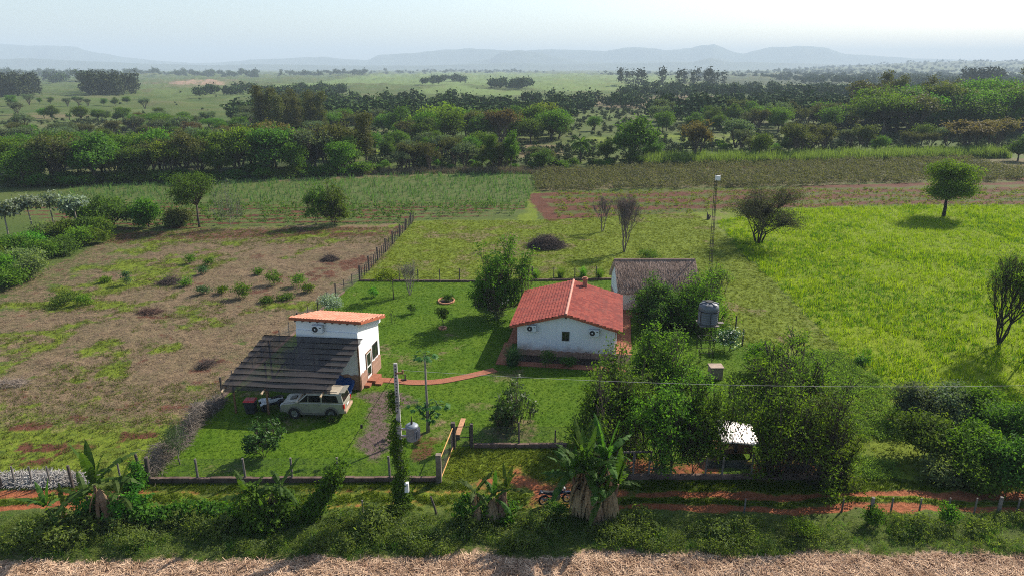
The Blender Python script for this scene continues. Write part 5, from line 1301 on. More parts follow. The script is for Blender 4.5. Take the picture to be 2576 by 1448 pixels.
V, Q = vine_mass(rng, [(-.7,0,.7,.55,.6,1.0),(.2,.4,.6,.9,.5,.7),(1.5,.3,.5,.6,.5,.6)], 90); add('vine_leaves', npmesh('vine_leaves', V, Q, L_vine), t)
t = thing('banana_clump', 'banana plant with long spreading leaves at the left by the straw heap', 'banana plant', gp(258,1318))
for x, y, h, nl, L, ln in ((.2,0,2.5,9,2.7,(-.2,0)),(-.5,.3,1.6,5,1.8,(-.3,0)),(.7,.2,1.7,6,2.0,(.4,0))): banana(t, rng, x, y, h, nl, L, .13, 5, 'stem', ln)
V, Q = vine_mass(rng, [(-.7,.3,1.0,.7,.6,1.2),(1.1,.2,.8,.9,.6,.9),(2.0,.5,1.1,.5,.4,1.3),(.3,.5,.7,1.0,.6,.9)], 150); add('vine_leaves', npmesh('vine_leaves', V, Q, L_vine), t)
t = thing('banana_clump', 'small young banana plant at the far left of the verge', 'banana plant', gp(128,1322))
banana(t, rng, 0, 0, 1.2, 7, 1.7, .10, 1, 'stem'); banana(t, rng, .7, .3, 1.0, 5, 1.3, .09, 1, 'stem')
t = thing('banana_clump', 'banana plant smothered in dark vine in front of the garden fence', 'banana plant', gp(668,1318))
for x, y, h, nl, L, ln in ((-.5,.2,1.6,6,2.0,(-.3,0)),(.6,.4,2.2,6,1.9,(.3,0)),(.2,-.3,1.0,4,1.4,(0,-.2))): banana(t, rng, x, y, h, nl, L, .13, 4, 'stem', ln)
V, Q = vine_mass(rng, [(-.7,.1,1.1,.75,.7,1.3),(.3,.2,1.0,1.0,.7,1.2),(1.1,.3,.8,.7,.6,1.0),(0,-.4,.5,1.3,.6,.6)], 230); add('vine_leaves', npmesh('vine_leaves', V, Q, L_vine), t)
def vine_thing(name, label, px, py, blobs, ncl, cat='vine', **k):
    V, Q = vine_mass(rng, blobs, ncl, **k); o = add(name, npmesh(name, V, Q, L_vine)); o.location = gp(px, py); tag(o, label, cat); return o
a = gp(775,1300); e = gp(868,1230); w_ = (gp(1015,1277)-a)
vine_thing('leaning_vine', 'thick green vine climbing the slanting guy wire', 775, 1300, [(w_.x*t_, w_.y*t_, 8.4*t_*.98, .42*(1.15-t_), .35, .38) for t_ in np.linspace(.0,.36,9)], 170)
vine_thing('vine_hedge', 'low vine covered hedge along the track between the two left banana clumps', 450, 1306, [(x, .2*math.sin(x), .45, .55, .45, .55+.15*math.sin(x*2)) for x in np.linspace(-3.0,3.3,12)], 240)
pvn = gp(1015,1277)
V, Q = vine_mass(rng, [(-.05+.12*math.sin(z*3), -.02, z, .30-.012*z, .30-.012*z, .35) for z in np.linspace(.2,4.3,13)]+[(-.22+.1*math.sin(z*5), 0, z, .20, .18, .35) for z in np.linspace(4.7,7.0,7)]+[(-.05,0,1.0,.42,.4,1.0)], 300, 30, .11, .07)
add('vine_leaves', npmesh('vine_leaves', V, Q, L_vine), pole)
vine_thing('corner_vine', 'green vine smothering the leaning corner post', 350, 1222, [(.1,0,.5,.35,.3,.5),(0,0,1.1,.25,.25,.5),(-.3,-.2,.3,.6,.4,.35)], 50)
# brush heaped against the side fence
def twig_pile(name, label, px, py, w, d_, h, n, seed, mat=twig_m, along=None, cat='brush pile', L=(.5,1.5), rad=.012):
    rng = np.random.default_rng(seed); b = MB()
    for k in range(n):
        if along is None:
            a = rng.uniform(0,6.28); r = math.sqrt(rng.random()); x, y = r*w*math.cos(a), r*d_*math.sin(a); z = h*(1-r**1.6)*rng.uniform(.1,1)
        else:
            t_ = rng.random(); q = Vector((0,0,0)).lerp(along, t_); x, y = q.x+rng.normal()*w, q.y+rng.normal()*d_; z = h*rng.random()*(.55+.45*math.sin(t_*12))
        l_ = rng.uniform(*L)*.5; dd = Vector((rng.normal(), rng.normal(), rng.normal()*.45)).normalized()*l_
        c = Vector((x,y,max(.03,z))); b.bar(c-dd, c+dd+Vector((0,0,.05)), rad*rng.uniform(.7,2), rad*rng.uniform(.7,2))
    b.v = [(x, y, max(z,.005)) for x, y, z in b.v]
    o = b.build(name, mat); o.location = gp(px, py); tag(o, label, cat); return o
stick_pale = simple('pale_stick', (.26,.21,.17), .95, 0, .4, 3)
twig_pile('brush_pile', 'largest heap of dry branches on the grass behind the shady tree', 1375, 620, 2.5, 2.2, 1.7, 1500, 1, rad=.016, L=(.6,2.6))
twig_pile('brush_pile', 'dark brush heap near the fence at the top of the cleared field', 830, 655, 1.1, .9, .8, 420, 2)
twig_pile('brush_pile', 'brush heap with a green shoot in the middle of the cleared field', 428, 712, 1.3, 1.0, .8, 420, 3)
twig_pile('brush_pile', 'low reddish stack of cut stems in the cleared field', 378, 786, 1.2, .7, .45, 320, 4, simple('reddish_stem', (.13,.075,.055), .95, 0, .4, 3))
twig_pile('brush_pile', 'small ragged heap of branches above the shade net', 522, 920, .6, .7, .6, 160, 5)
twig_pile('brush_pile', 'pale sticks dumped at the left edge of the field', 30, 965, 1.4, .6, .35, 160, 6, stick_pale)
a = gp(377,1206); e = gp(555,1005)
twig_pile('brush_hedge', 'grey dry brush hedge piled along the left side fence', 377, 1206, .22, .22, 1.5, 2600, 7, simple('grey_brush', (.20,.165,.135), .95, 0, .4, 3), e-a, 'hedge', (.4,1.3), .010)
twig_pile('straw_heap', 'heap of bleached straw and sticks behind the left track fence', 95, 1207, 3.6, .75, .42, 2600, 8, leafmat('bleached_straw', (.17,.15,.13), (.48,.46,.43), .1, .95, .05, None, (1,1,1)), None, 'straw heap', (.3,.9), .016)
twig_pile('pale_branch', 'bleached dead branches at the right end of the pen curb', 2100, 1195, .7, .3, .5, 60, 9, stick_pale, cat='branch', rad=.02)
# ---- lone trees in the fields beyond
near_tree('thorn_tree', 'wide dark thorny tree with a rounded twiggy crown beside the bright pasture', 'tree', 1907, 612, (1800,2040,452,596), leafmat('thorn_leaf', (.040,.042,.022), (.085,.085,.038), .25), 91, 620, 26, .34, .085, .5, .30, .05, 16, stems=6, spread=1.3, twigs=.9, fill=.35, bk=bark_dark)
near_tree('round_tree', 'round bright green tree standing alone in the bright pasture', 'tree', 2373, 546, (2308,2454,400,520), L_bright, 92, 520, 40, .42, .15, .5, .26, .15, 16, dy=.9, fill=.6, bk=bark_dark)
bare_tree('bare_tree', 'small leafless tree left of the other bare tree beyond the brush heap', 1515, 583, 495, 50, 93, .09, 6, 3, 3, None, 0, .1, simple('grey_twigs', (.13,.10,.095), .95))
bare_tree('bare_tree', 'taller leafless reddish grey tree right of the brush heap', 1570, 634, 492, 64, 94, .10, 7, 5, 3, None, 0, .1, simple('reddish_twigs', (.15,.115,.105), .95), .010)
bare_tree('sparse_tree', 'fan shaped sparse tree at the right edge of the bright pasture', 2512, 866, 640, 130, 95, .14, 7, 5, 3, L_mid, 2600, .085, bark_dark, .010, .35)
near_tree('sparse_tree', 'leafy top of a tree leaning in from the right edge', 'tree', 2585, 900, (2500,2680,640,760), L_mid, 96, 120, 26, .3, .11, .5, .08, .1, 8, twigs=.6, fill=.3)
near_tree('field_tree', 'dark leafy tree on a bare trunk at the near edge of the left crop field', 'tree', 502, 572, (438,552,418,528), L_dark, 97, 330, 26, .34, .14, .45, .16, .1, 14, fill=.45, bk=bark)
branch_tree('field_tree', 'thin pale tree right of the dark field tree', 582, 572, (548,615,455,540), L_grey, 98, ls=.14, per=5, sig=.3, stems=3, depth=5, r0=.08, bk=bark_pale)
branch_tree('field_tree', 'left one of two slender trees at the near edge of the crop field', 795, 568, (762,830,465,540), L_mid, 99, ls=.15, per=5, sig=.3, stems=3, depth=6, r0=.09, bk=bark_dark)
branch_tree('field_tree', 'right and darker one of two slender trees at the near edge of the crop field', 842, 566, (808,884,458,545), L_mid, 100, ls=.15, per=7, sig=.3, stems=4, depth=6, r0=.10, bk=bark_dark)
for px, py, bx, m, s_, l in ((25,610,(-15,62,500,550),L_pale,101,'pale leaved tree at the far left edge'),(88,600,(60,112,488,530),L_pale,102,'pale leaved tree second from the left edge'),(140,585,(112,172,480,520),L_pale,103,'silvery tree behind the other pale trees'),(198,585,(165,225,492,535),L_pale,104,'silvery tree nearest the dark hedge trees'),):
    near_tree('cecropia_tree', l, 'tree', px, py, bx, m, s_, 60, 26, .4, .24, .6, .10, .1, 7, bk=bark_pale, group='pale trees at the left edge', twigs=.6)
for px, py, bx, m, s_, l in ((288,572,(225,345,480,570),L_dark,111,'broad dark tree at the left corner of the crop field'),(375,572,(340,400,500,570),L_mid,112,'yellowish green tree right of the broad dark corner tree'),(455,570,(425,480,528,568),L_olive,113,'shrubby tree just left of the dark leafy field tree'),(240,565,(180,260,505,560),L_dark,114,'dark shrubby tree behind the silvery trees')):
    near_tree('hedge_tree', l, 'tree', px, py, bx, m, s_, 150, 36, .45, .2, .5, .12, .1, 9, group='trees of the left field hedge')
# shrubs down the left edge
bush('dark_bush', 'dark bush against the front wall of the thatched house', 1622, 790, (1592,1662,728,788), L_dark, 61, ncl=110, per=34, sig=.28, ls=.11)
bush('dark_bush', 'bush under the thatched eave between the dark bush and the mast', 1700, 772, (1655,1745,722,770), L_mid, 62, ncl=110, per=34, sig=.28, ls=.11)
rr = random.Random(6)
spots = [(20,640),(70,625),(120,610),(160,605),(210,600),(250,598),(10,690),(60,672),(110,655),(155,640),(30,720),(190,622),(85,700),(-40,660),(-40,740),(235,612)]
mats_ = [L_mid, L_bright, L_weed2, L_mid, L_dark]
for k, (x, y) in enumerate(spots):
    w_ = rr.uniform(30,48); h_ = rr.uniform(40,62)
    bush('edge_shrub', ('tall ' if h_ > 52 else 'low ')+['mid green','bright green','greyish','leafy green','dark green'][k % 5]+' shrub in the thicket at the left edge of the cleared field', x, y, (x-w_,x+w_,y-h_,y), mats_[k % 5], 120+k, ncl=90, per=30, sig=.4, ls=.16, group='shrubs of the left edge thicket: '+['mid','bright','greyish','leafy','dark'][k % 5]+(' tall' if h_ > 52 else ' low'))
# bushes in the cleared field
for k, (x, y, w_, h_, m, l) in enumerate(((482,662,14,24,L_mid,'feathery green bush at the top of the cleared field'),(527,668,16,22,L_mid,'feathery bush right of the topmost one in the cleared field'),(510,690,10,18,L_fine,'thin wispy bush below the pair of feathery bushes'),(470,719,14,22,L_bright,'bright green shoot beside the brush heap'),(515,740,16,24,L_fine,'greyish bush right of the middle brush heap'),(560,738,12,18,L_mid,'low bush between the greyish bush and the tall seedling'),(608,750,26,42,L_mid,'bushiest green seedling clump in the cleared field'),(692,715,24,34,L_mid,'round green bush on the litter left of the fence'),(750,720,20,30,L_bright,'bright bush nearest the fence in the cleared field'),(775,735,14,22,L_mid,'small bush at the fence right of the bright bush'),(672,758,18,10,L_dark,'low dark grass patch below the round bush'),(720,752,22,10,L_dark,'low dark mat of grass near the side fence'),(165,765,42,36,L_dark,'wide dark bush in the left of the cleared field'),(215,765,20,22,L_bright,'bright low bush right of the wide dark bush'),(320,715,8,32,L_fine,'thin upright seedling in the green part of the field'),(650,690,10,14,L_mid,'tiny bush on the litter above the seedling clump'),(265,710,10,12,L_bright,'tiny bright bush in the green part of the field'),(2165,915,12,22,L_dark,'dark weed at the edge of the bright pasture'),(1632,652,40,22,L_dark,'low dark bush behind the thatched roof'))):
    bush('field_bush', l, x, y, (x-w_,x+w_,y-h_,y), m, 150+k, ncl=int(10+w_*1.2), per=22, sig=.22, ls=.10, nb=5)
# shrubs at the right front
for k, (x, y, w_, h_, m, l) in enumerate(((2300,1055,58,95,L_grey,'pale leaved bush at the left of the right hand thicket'),(2395,1060,60,95,L_grey,'pale leaved bush in the middle of the right hand thicket'),(2480,1075,70,100,L_mid,'leafy bush at the top of the right hand thicket'),(2320,1150,70,105,L_dark,'dark bush at the lower left of the right hand thicket'),(2430,1175,75,120,L_mid,'large bush in the middle of the right hand thicket'),(2545,1130,70,130,L_dark,'dark tall bush at the right edge'),(2555,1230,75,120,L_dark,'darkest bush at the lower right edge above the track'),(2450,1222,55,70,L_mid,'bright tipped bush low in the right hand thicket'),(2370,1205,45,50,L_weed2,'low greyish bush in front of the right hand thicket'))):
    bush('thicket_bush', l, x, y, (x-w_,x+w_,y-h_,y), m, 180+k, ncl=int(w_*2.6), per=34, sig=.28, ls=.11, nb=9, fill=.4)
for k, (x, y, w_, h_, l) in enumerate(((2195,1322,16,52,'vine bush around the thick post of the right track fence'),(2383,1318,22,50,'bush swallowing a post of the right track fence'),(2015,1352,26,50,'bright leafy bush in the right verge'),(345,1305,40,50,'leafy bush between the left banana plant and the vine hedge'),(1000,1300,22,36,'dark weed bush at the foot of the utility pole'),(1400,1300,30,35,'leafy weed beside the motorcycle wheel'))):
    bush('verge_bush', l, x, y, (x-w_,x+w_,y-h_,y), L_vine if k < 2 else L_bright if k == 2 else L_dark, 200+k, ncl=40, per=30, sig=.16, ls=.07, nb=6)
# ------------------------------------------------------------------ WOODS
def proto(seed, kind):
    rng = np.random.default_rng(seed)
    if kind in ('round','dark','olive','yellow','grey','brown'):
        B = round_blobs(rng, 4.2, 4.0, 1.8, 10, 10); a = (230, 24, .62, .23)
    elif kind == 'tall':
        B = [(rng.normal()*.5, rng.normal()*.5, z, 1.9-.05*z+rng.uniform(-.4,.4), 1.9-.05*z, 1.6) for z in np.linspace(5.5,14,7)]; a = (170, 20, .5, .22)
    elif kind == 'flat':
        B = [(4.2*math.cos(x), 4.2*math.sin(x), 7.6+.5*math.sin(3*x), 2.4, 2.4, 1.1) for x in np.linspace(0,5.4,7)]+[(0,0,8.4,3.2,3.2,1.2)]; a = (220, 24, .6, .23)
    else:
        B = round_blobs(rng, 2.0, 1.9, .2, 3.0, 6); a = (70, 20, .36, .17)
    V, Q, cl = crown(rng, B, a[0], a[1], a[2], a[3], .6, .5, .45)
    V[:,2] = np.maximum(V[:,2], .05)
    if kind in ('olive','grey','brown','yellow'):
        b_, tips = bare_branches(rng, 10, 1.0, .22, 5, 4, n=3, thin=.03); T_ = np.array([tuple(q) for q in tips]); k_ = np.array([4.6/np.percentile(np.abs(T_[:,:2]),97)]*2+[10/T_[:,2].max()])
        b_.v = [tuple(q) for q in np.array(b_.v)*k_]; i_ = np.repeat(np.arange(len(T_)), rng.integers(4,20,len(T_))); c_ = T_[i_]*k_+rng.normal(size=(len(i_),3))*np.array([.55,.55,.4])
        V, Q = leaf_quads(c_, unit(rng.normal(size=c_.shape)+np.array([0,0,.6])), .26*rng.uniform(.6,1.3,len(c_)), .6, rng)
        return b_.mesh('trunk', bark, True), npmesh('crown', V, Q, dict(olive=L_olive, yellow=L_yellow, grey=L_grey, brown=L_brown)[kind])
    h0 = dict(tall=5.0, flat=4.0, shrub=.3).get(kind, 2.2)
    m = dict(round=L_mid, dark=L_dark, olive=L_olive, yellow=L_yellow, grey=L_grey, brown=L_brown, tall=L_olive, flat=L_mid, shrub=L_mid)[kind]
    return limbs(rng, B, cl, h0, .24 if kind != 'shrub' else .07, .12, .3, 1).mesh('trunk', bark, True), npmesh('crown', V, Q, m)
KINDS = ['round','dark','olive','yellow','grey','brown','tall','flat','shrub']
HGT = dict(tall=14.5, flat=9.0, shrub=3.0)
DESC = dict(round='round crowned green', dark='dark dense', olive='olive toned', yellow='yellow green', grey='greyish', brown='brownish', tall='tall slender', flat='flat topped', shrub='low bushy')
PR = {k: [proto(300+10*i+j, k) for j in range(3)] for i, k in enumerate(KINDS)}
rw = random.Random(12)
def put(kind, p, h, label, group, name=None, wide=1.0):
    tm, cm = PR[kind][rw.randrange(3)]; s_ = h/HGT.get(kind, 10.0)
    t = thing(name or ('shrub' if kind == 'shrub' else 'tree'), label, 'shrub' if kind == 'shrub' else 'tree', p, rw.uniform(0, 6.28), group)
    t.scale = (s_*wide, s_*wide, s_); add('trunk', tm, t); add('crown', cm, t); return t
def inpoly(x, y, pl):
    r_ = False; n = len(pl)
    for i in range(n):
        (ax, ay), (bx, by) = pl[i], pl[(i+1) % n]
        if (ay > y) != (by > y) and x < (bx-ax)*(y-ay)/(by-ay)+ax: r_ = not r_
    return r_
def sample(pl, n, mind=0):
    xs = [p[0] for p in pl]; ys_ = [p[1] for p in pl]; out = []; tries = 0
    while len(out) < n and tries < n*60:
        tries += 1; x, y = rw.uniform(min(xs), max(xs)), rw.uniform(min(ys_), max(ys_))
        if not inpoly(x, y, pl): continue
        p = gp(x, y)
        if mind and any((p-q).length < mind for q in out): continue
        out.append(p)
    return out
def wood(pl, n, kinds, h0, h1, place, mind=3.0, wide=1.0):
    ks, ws = zip(*kinds.items())
    for p in sample(pl, n, mind):
        k = rw.choices(ks, ws)[0]; h = rw.uniform(h0, h1)*(.35 if k == 'shrub' else 1.25 if k == 'tall' else 1)
        p.z = float(ground_z(p.x, p.y)) - .1
        put(k, p, h, '%s %s in %s' % (DESC[k], 'shrub' if k == 'shrub' else 'tree', place), '%s %s in %s' % (DESC[k], 'shrubs' if k == 'shrub' else 'trees', place), None, wide*rw.uniform(.85,1.2))
# single landmarks
def one(kind, px, py, top, label, name='tree', wide=1.0, group=None): return put(kind, gp(px, py), hgt(py, top), label, group, name, wide)
one('round', 62, 470, 362, 'large lighter tree at the left end of the dark tree line', 'broadleaf_tree', 1.25)
one('dark', 1590, 410, 284, 'largest round dark tree behind the scrub field right of the palm', 'broadleaf_tree', 1.15)
one('brown', 1750, 408, 303, 'brownish tree with a clear trunk right of the largest dark tree', 'broadleaf_tree', .8)
one('dark', 1240, 432, 330, 'vine smothered column shaped tree in the middle of the field hedge', 'vine_covered_tree', .42)
one('dark', 1285, 432, 322, 'bamboo like vine covered tree right of the other smothered tree', 'vine_covered_tree', .5)
one('dark', 1365, 428, 372, 'arched dark vine thicket at the middle of the field hedge', 'vine_thicket', 1.3)
one('olive', 2000, 398, 312, 'brown feathery tree behind the cane thicket', 'feathery_tree', .9)
one('round', 1912, 402, 330, 'leafy green tree behind the left end of the cane thicket', 'broadleaf_tree', .85)
one('brown', 2430, 385, 305, 'wide brown crowned tree at the right behind the cane thicket', 'brown_tree', 1.6)
one('brown', 2500, 380, 300, 'second brown crowned tree at the far right behind the cane thicket', 'brown_tree', 1.4)
one('round', 1495, 330, 290, 'small spreading tree in the open field left of the largest dark tree', 'broadleaf_tree', 1.2)
one('dark', 2560, 405, 340, 'dark shrubby tree at the right edge beyond the cane thicket', 'broadleaf_tree', 1.2)
# palms
def palm(label, px, py, top, seed, group=None):
    rng = np.random.default_rng(seed); p = gp(px, py); h = hgt(py, top); t = thing('palm_tree', label, 'palm', p, 0, group)
    b = MB(); zt2 = h*.62; b.tube([(0,0,-.1),(.05,0,zt2*.5),(0,0,zt2)], [.26,.2,.2], 8); b.build('trunk', bark, t, True)
    V = []; Q = []
    for j in range(26):
        a = 2.4*j; el = rng.uniform(-.3,1.2); d = Vector((math.cos(a)*math.cos(el), math.sin(a)*math.cos(el), math.sin(el))); q = Vector((0,0,zt2)); L = h*.42
        for k in range(9):
            q2 = q+d*L/9; d = (d+Vector((0,0,-.2))).normalized(); sd_ = Vector((-math.sin(a), math.cos(a), 0))
            for s_ in (-1,1):
                w = .55*math.sin(math.pi*(k+1)/10.5); i = len(V); V += [tuple(q), tuple(q2), tuple(q2+sd_*s_*w+Vector((0,0,-w*.9))), tuple(q.lerp(q2,.5)+sd_*s_*w+Vector((0,0,-w*.9)))]; Q.append((i,i+1,i+2,i+3))
            q = q2
    add('crown', npmesh('crown', V, Q, L_dark), t); return t
palm('feather palm standing left of the largest dark tree', 1460, 412, 328, 1)
palm('tiny distant palm in the left pasture', 175, 303, 281, 2)
palm('distant palm among the mid distance trees left of the tall slender trees', 620, 303, 280, 3)
LN = 'the dark tree line behind the left crop field'
wood([(130,468),(920,440),(930,420),(500,415),(130,440)], 46, dict(dark=4, round=3, olive=2, yellow=1.2, brown=.6, grey=.6, tall=.6), 6.5, 12, LN, 4.0)
wood([(0,472),(130,470),(925,441),(925,434),(130,462),(0,464)], 40, dict(shrub=1), 6, 10, 'the understory at the foot of the dark tree line', 2.5, 1.2)
wood([(-30,470),(130,468),(130,420),(-30,425)], 7, dict(dark=4, round=3), 8, 11, LN, 4.0)
wood([(0,425),(900,405),(900,375),(0,385)], 40, dict(dark=3, round=4, olive=2, grey=1, brown=1), 5.5, 8, 'the second row of the left tree line', 5)
wood([(0,380),(850,372),(850,350),(400,345),(0,350)], 34, dict(round=4, olive=3, grey=2, brown=1, dark=2), 4.2, 6.5, 'the woodland rising behind the left tree line', 6)
wood([(650,352),(835,352),(835,335),(650,335)], 16, dict(tall=1), 10.5, 13.5, 'the tall slender stand in the left middle', 3.5, 1.0)
wood([(920,436),(1530,424),(1530,412),(920,418)], 30, dict(shrub=4, grey=1, olive=1.5, dark=1), 4.5, 7.5, 'the hedge between the crop field and the reddish field', 3)
wood([(930,405),(1200,400),(1210,385),(940,380)], 13, dict(round=3, grey=2, dark=1), 5, 8, 'the scattered trees behind the field hedge', 4)
wood([(1010,372),(1280,368),(1440,355),(1430,335),(1000,345)], 26, dict(round=4, dark=3, yellow=2, olive=2, flat=1, brown=.6), 8, 12.5, 'the rounded grove in the centre', 6, 1.1)
wood([(1480,424),(1720,414),(1720,402),(1480,408)], 16, dict(shrub=4, dark=1), 4, 7, 'the shrubs around the largest dark tree', 3)
wood([(1800,402),(2380,388),(2380,365),(1800,372)], 26, dict(shrub=3, round=2, olive=2, grey=1, dark=1), 5, 9, 'the loose trees behind the cane thicket', 5)
wood([(2180,352),(2576,345),(2620,320),(2200,322)], 30, dict(dark=4, olive=2, round=2, flat=1.2), 14, 19, 'the tall dark wood on the right', 7, 1.1)
wood([(2150,330),(2600,318),(2600,298),(2150,302)], 26, dict(dark=3, olive=3, round=2, tall=1), 14, 20, 'the back of the tall wood on the right', 8)
wood([(1650,338),(2150,335),(2150,312),(1650,310)], 34, dict(round=3, dark=3, olive=2, grey=2, tall=1), 7, 11, 'the wooded belt in the right middle distance', 7)
wood([(600,335),(1000,345),(1000,318),(600,318)], 22, dict(round=3, grey=3, dark=2, olive=2, flat=1), 5.5, 9, 'the woodland right of the tall slender stand', 7)
wood([(300,345),(640,345),(640,315),(480,308),(300,322)], 20, dict(grey=3, flat=2, brown=1.5, round=2), 4.5, 7.5, 'the greyish woodland below the left pasture', 7, 1.1)
for px, py, top, l in ((45,290,276,0),(112,300,0,0),(100,262,0,0),(128,262,0,0),(170,268,0,0),(198,266,0,0),(222,268,0,0),(262,266,0,0),(290,267,0,0),(320,262,0,0),(132,303,0,0),(205,308,0,0),(248,306,0,0),(268,306,0,0),(295,308,0,0),(312,308,0,0),(30,268,0,0),(75,265,0,0),(365,272,0,0),(240,300,0,0),(400,300,0,0),(60,330,0,0)):
    h_ = rw.uniform(4,8); p = gp(px, py); p.z = float(ground_z(p.x, p.y))-.1
    put(rw.choice(['dark','round','grey']), p, h_, 'solitary rounded tree dotted over the far left pasture', 'solitary trees of the far left pasture', 'pasture_tree', 1.15)
# ---- far woods: nobody could count them
def far_proto(seed, kind):
    rng = np.random.default_rng(seed)
    B = round_blobs(rng, 4.5, 4.5, .8, 10, 6) if kind == 'r' else [(0,0,z,2.0,2.0,2.2) for z in (4,8,12,15)] 
    V, Q, c = crown(rng, B, 45, 4, .9, .85, .7, .5, .7, 1.0); V[:,2] = np.maximum(V[:,2], 0); return V, Q
FP = {'r': [far_proto(500+i, 'r') for i in range(6)], 't': [far_proto(520+i, 't') for i in range(4)]}
def farleaf(name, a, b_):
    t = NT(name); g_ = t.new('NewGeometry'); n = t.noise(.045, 3, .6)
    f = t.math('ADD', t.math('MULTIPLY', g_.outputs['Random Per Island'], .45), t.math('MULTIPLY', t.ramp(n, .3, .7), .55))
    t.col(t.mix(f, a, b_)); t.set(Roughness=.9, Specular_IOR_Level=.05); return t.mat
FL = farleaf('far_foliage', (.020,.048,.012), (.070,.112,.025)); FL2 = farleaf('far_plantation', (.022,.034,.013), (.058,.070,.026))
rf_ = np.random.default_rng(77)
def far_wood(name, polys, label, kind='r', h=(8,13), mat=FL, cat='woodland'):
    Vs = []; Qs = []; k = 0
    for pl, n in polys:
        for p in sample(pl, n):
            V, Q = FP[kind][rf_.integers(len(FP[kind]))]; s_ = rf_.uniform(*h)/(10 if kind == 'r' else 16); a = rf_.uniform(0,6.28); ca, sa = math.cos(a), math.sin(a)
            z = float(ground_z(p.x, p.y))-.3; wd = rf_.uniform(.85,1.3)
            W_ = np.stack([(V[:,0]*ca-V[:,1]*sa)*s_*wd+p.x, (V[:,0]*sa+V[:,1]*ca)*s_*wd+p.y, V[:,2]*s_+z], -1); Vs.append(W_); Qs.append(Q+k); k += len(V)
    o = add(name, npmesh(name, np.concatenate(Vs), np.concatenate(Qs), mat)); tag(o, label, cat, None, 'stuff'); return o
far_wood('far_woodland', [([(560,318),(1000,318),(1350,300),(1550,280),(1700,262),(1560,252),(1350,262),(1050,262),(760,255),(620,285)], 300), ([(1000,318),(1250,330),(1450,310),(1300,298)], 30)], 'low bluish green wood filling the middle of the valley', 'r', (6,11))
far_wood('far_woodland', [([(640,268),(760,250),(880,240),(860,228),(680,238)], 60), ([(480,250),(560,240),(680,244),(660,232),(480,236)], 35)], 'clumps of bush along the far left fields', 'r', (7,11))
far_wood('far_woodland', [([(1640,318),(2200,318),(2600,300),(2600,255),(2100,250),(1640,290)], 240)], 'bluish woods of the right middle distance', 'r', (8,13))
far_wood('far_woodland', [([(1560,250),(1880,250),(1880,232),(1700,226),(1560,240)], 90), ([(1820,250),(2600,250),(2600,222),(1850,226)], 260)], 'wooded belt on the far right', 'r', (8,12))
far_wood('far_woodland', [([(1510,192),(1880,196),(2050,212),(2300,218),(2600,222),(2600,196),(2300,188),(1500,182)], 950)], 'hazy blue woods reaching to the right horizon', 'r', (9,14))
far_wood('far_woodland', [([(1085,208),(1170,208),(1170,204),(1085,204)], 26), ([(1232,224),(1335,224),(1330,218),(1235,218)], 34), ([(1060,216),(1110,214),(1110,212),(1060,214)],7)], 'dark isolated groves in the pale green fields', 'r', (11,15))
far_wood('far_woodland', [([(-60,197),(350,193),(650,195),(650,188),(-60,186)], 420), ([(120,212),(230,210),(230,198),(120,200)], 24), ([(930,188),(1410,184),(1410,181),(1080,181),(930,185)], 90), ([(700,194),(920,192),(920,188),(700,189)], 60)], 'dark line of trees on the left skyline', 'r', (14,20))
far_wood('far_woodland', [([(1880,188),(2700,189),(2700,178.6),(2000,178.6)], 650)], 'hazy blue wood on the low plateau at the right horizon', 'r', (12,18))
far_wood('eucalyptus_plantation', [([(-40,248),(60,247),(110,238),(85,226),(20,224),(-40,226)], 120)], 'block of plantation trees at the far left edge', 't', (12,20), FL2, 'plantation')
far_wood('eucalyptus_plantation', [([(230,246),(300,243),(352,236),(330,227),(270,225),(205,232)], 100)], 'dense block of slim plantation trees right of the first block', 't', (12,20), FL2, 'plantation')
far_wood('eucalyptus_plantation', [([(1545,222),(1830,222),(1830,214),(1545,216)], 26), ([(2415,232),(2520,230),(2520,224),(2415,226)], 18)], 'loose rows of tall slim trees in front of the right hand woods', 't', (18,24), FL2, 'plantation')
far_wood('far_woodland', [([(-1200,176.5),(3800,177.5),(3800,174.5),(-1200,174)], 700)], 'hazy line of trees along the horizon plain', 'r', (12,20))

far_wood('scattered_bushes', [([(-60,345),(2640,345),(2640,205),(-60,205)], 300), ([(900,410),(1500,410),(1500,340),(900,340)], 120), ([(1600,400),(2600,390),(2600,340),(1600,345)], 160)], 'small bushes dotted over the fields of the valley', 'r', (.8,2.6), FL, 'bushes')
FL3 = farleaf('scrub_foliage', (.035,.055,.018), (.10,.125,.05))
far_wood('low_scrub', [([(520,350),(1560,345),(1700,262),(1350,250),(1000,262),(640,290)], 800), ([(925,428),(1530,420),(1700,400),(2560,385),(2600,320),(1640,320),(1430,372),(930,380)], 700), ([(-60,345),(560,345),(520,300),(-60,312)], 260), ([(1430,300),(2600,290),(2600,225),(1700,225)], 700)], 'greyish green low scrub covering the valley between the woods', 'r', (.9,3.0), FL3, 'scrub')
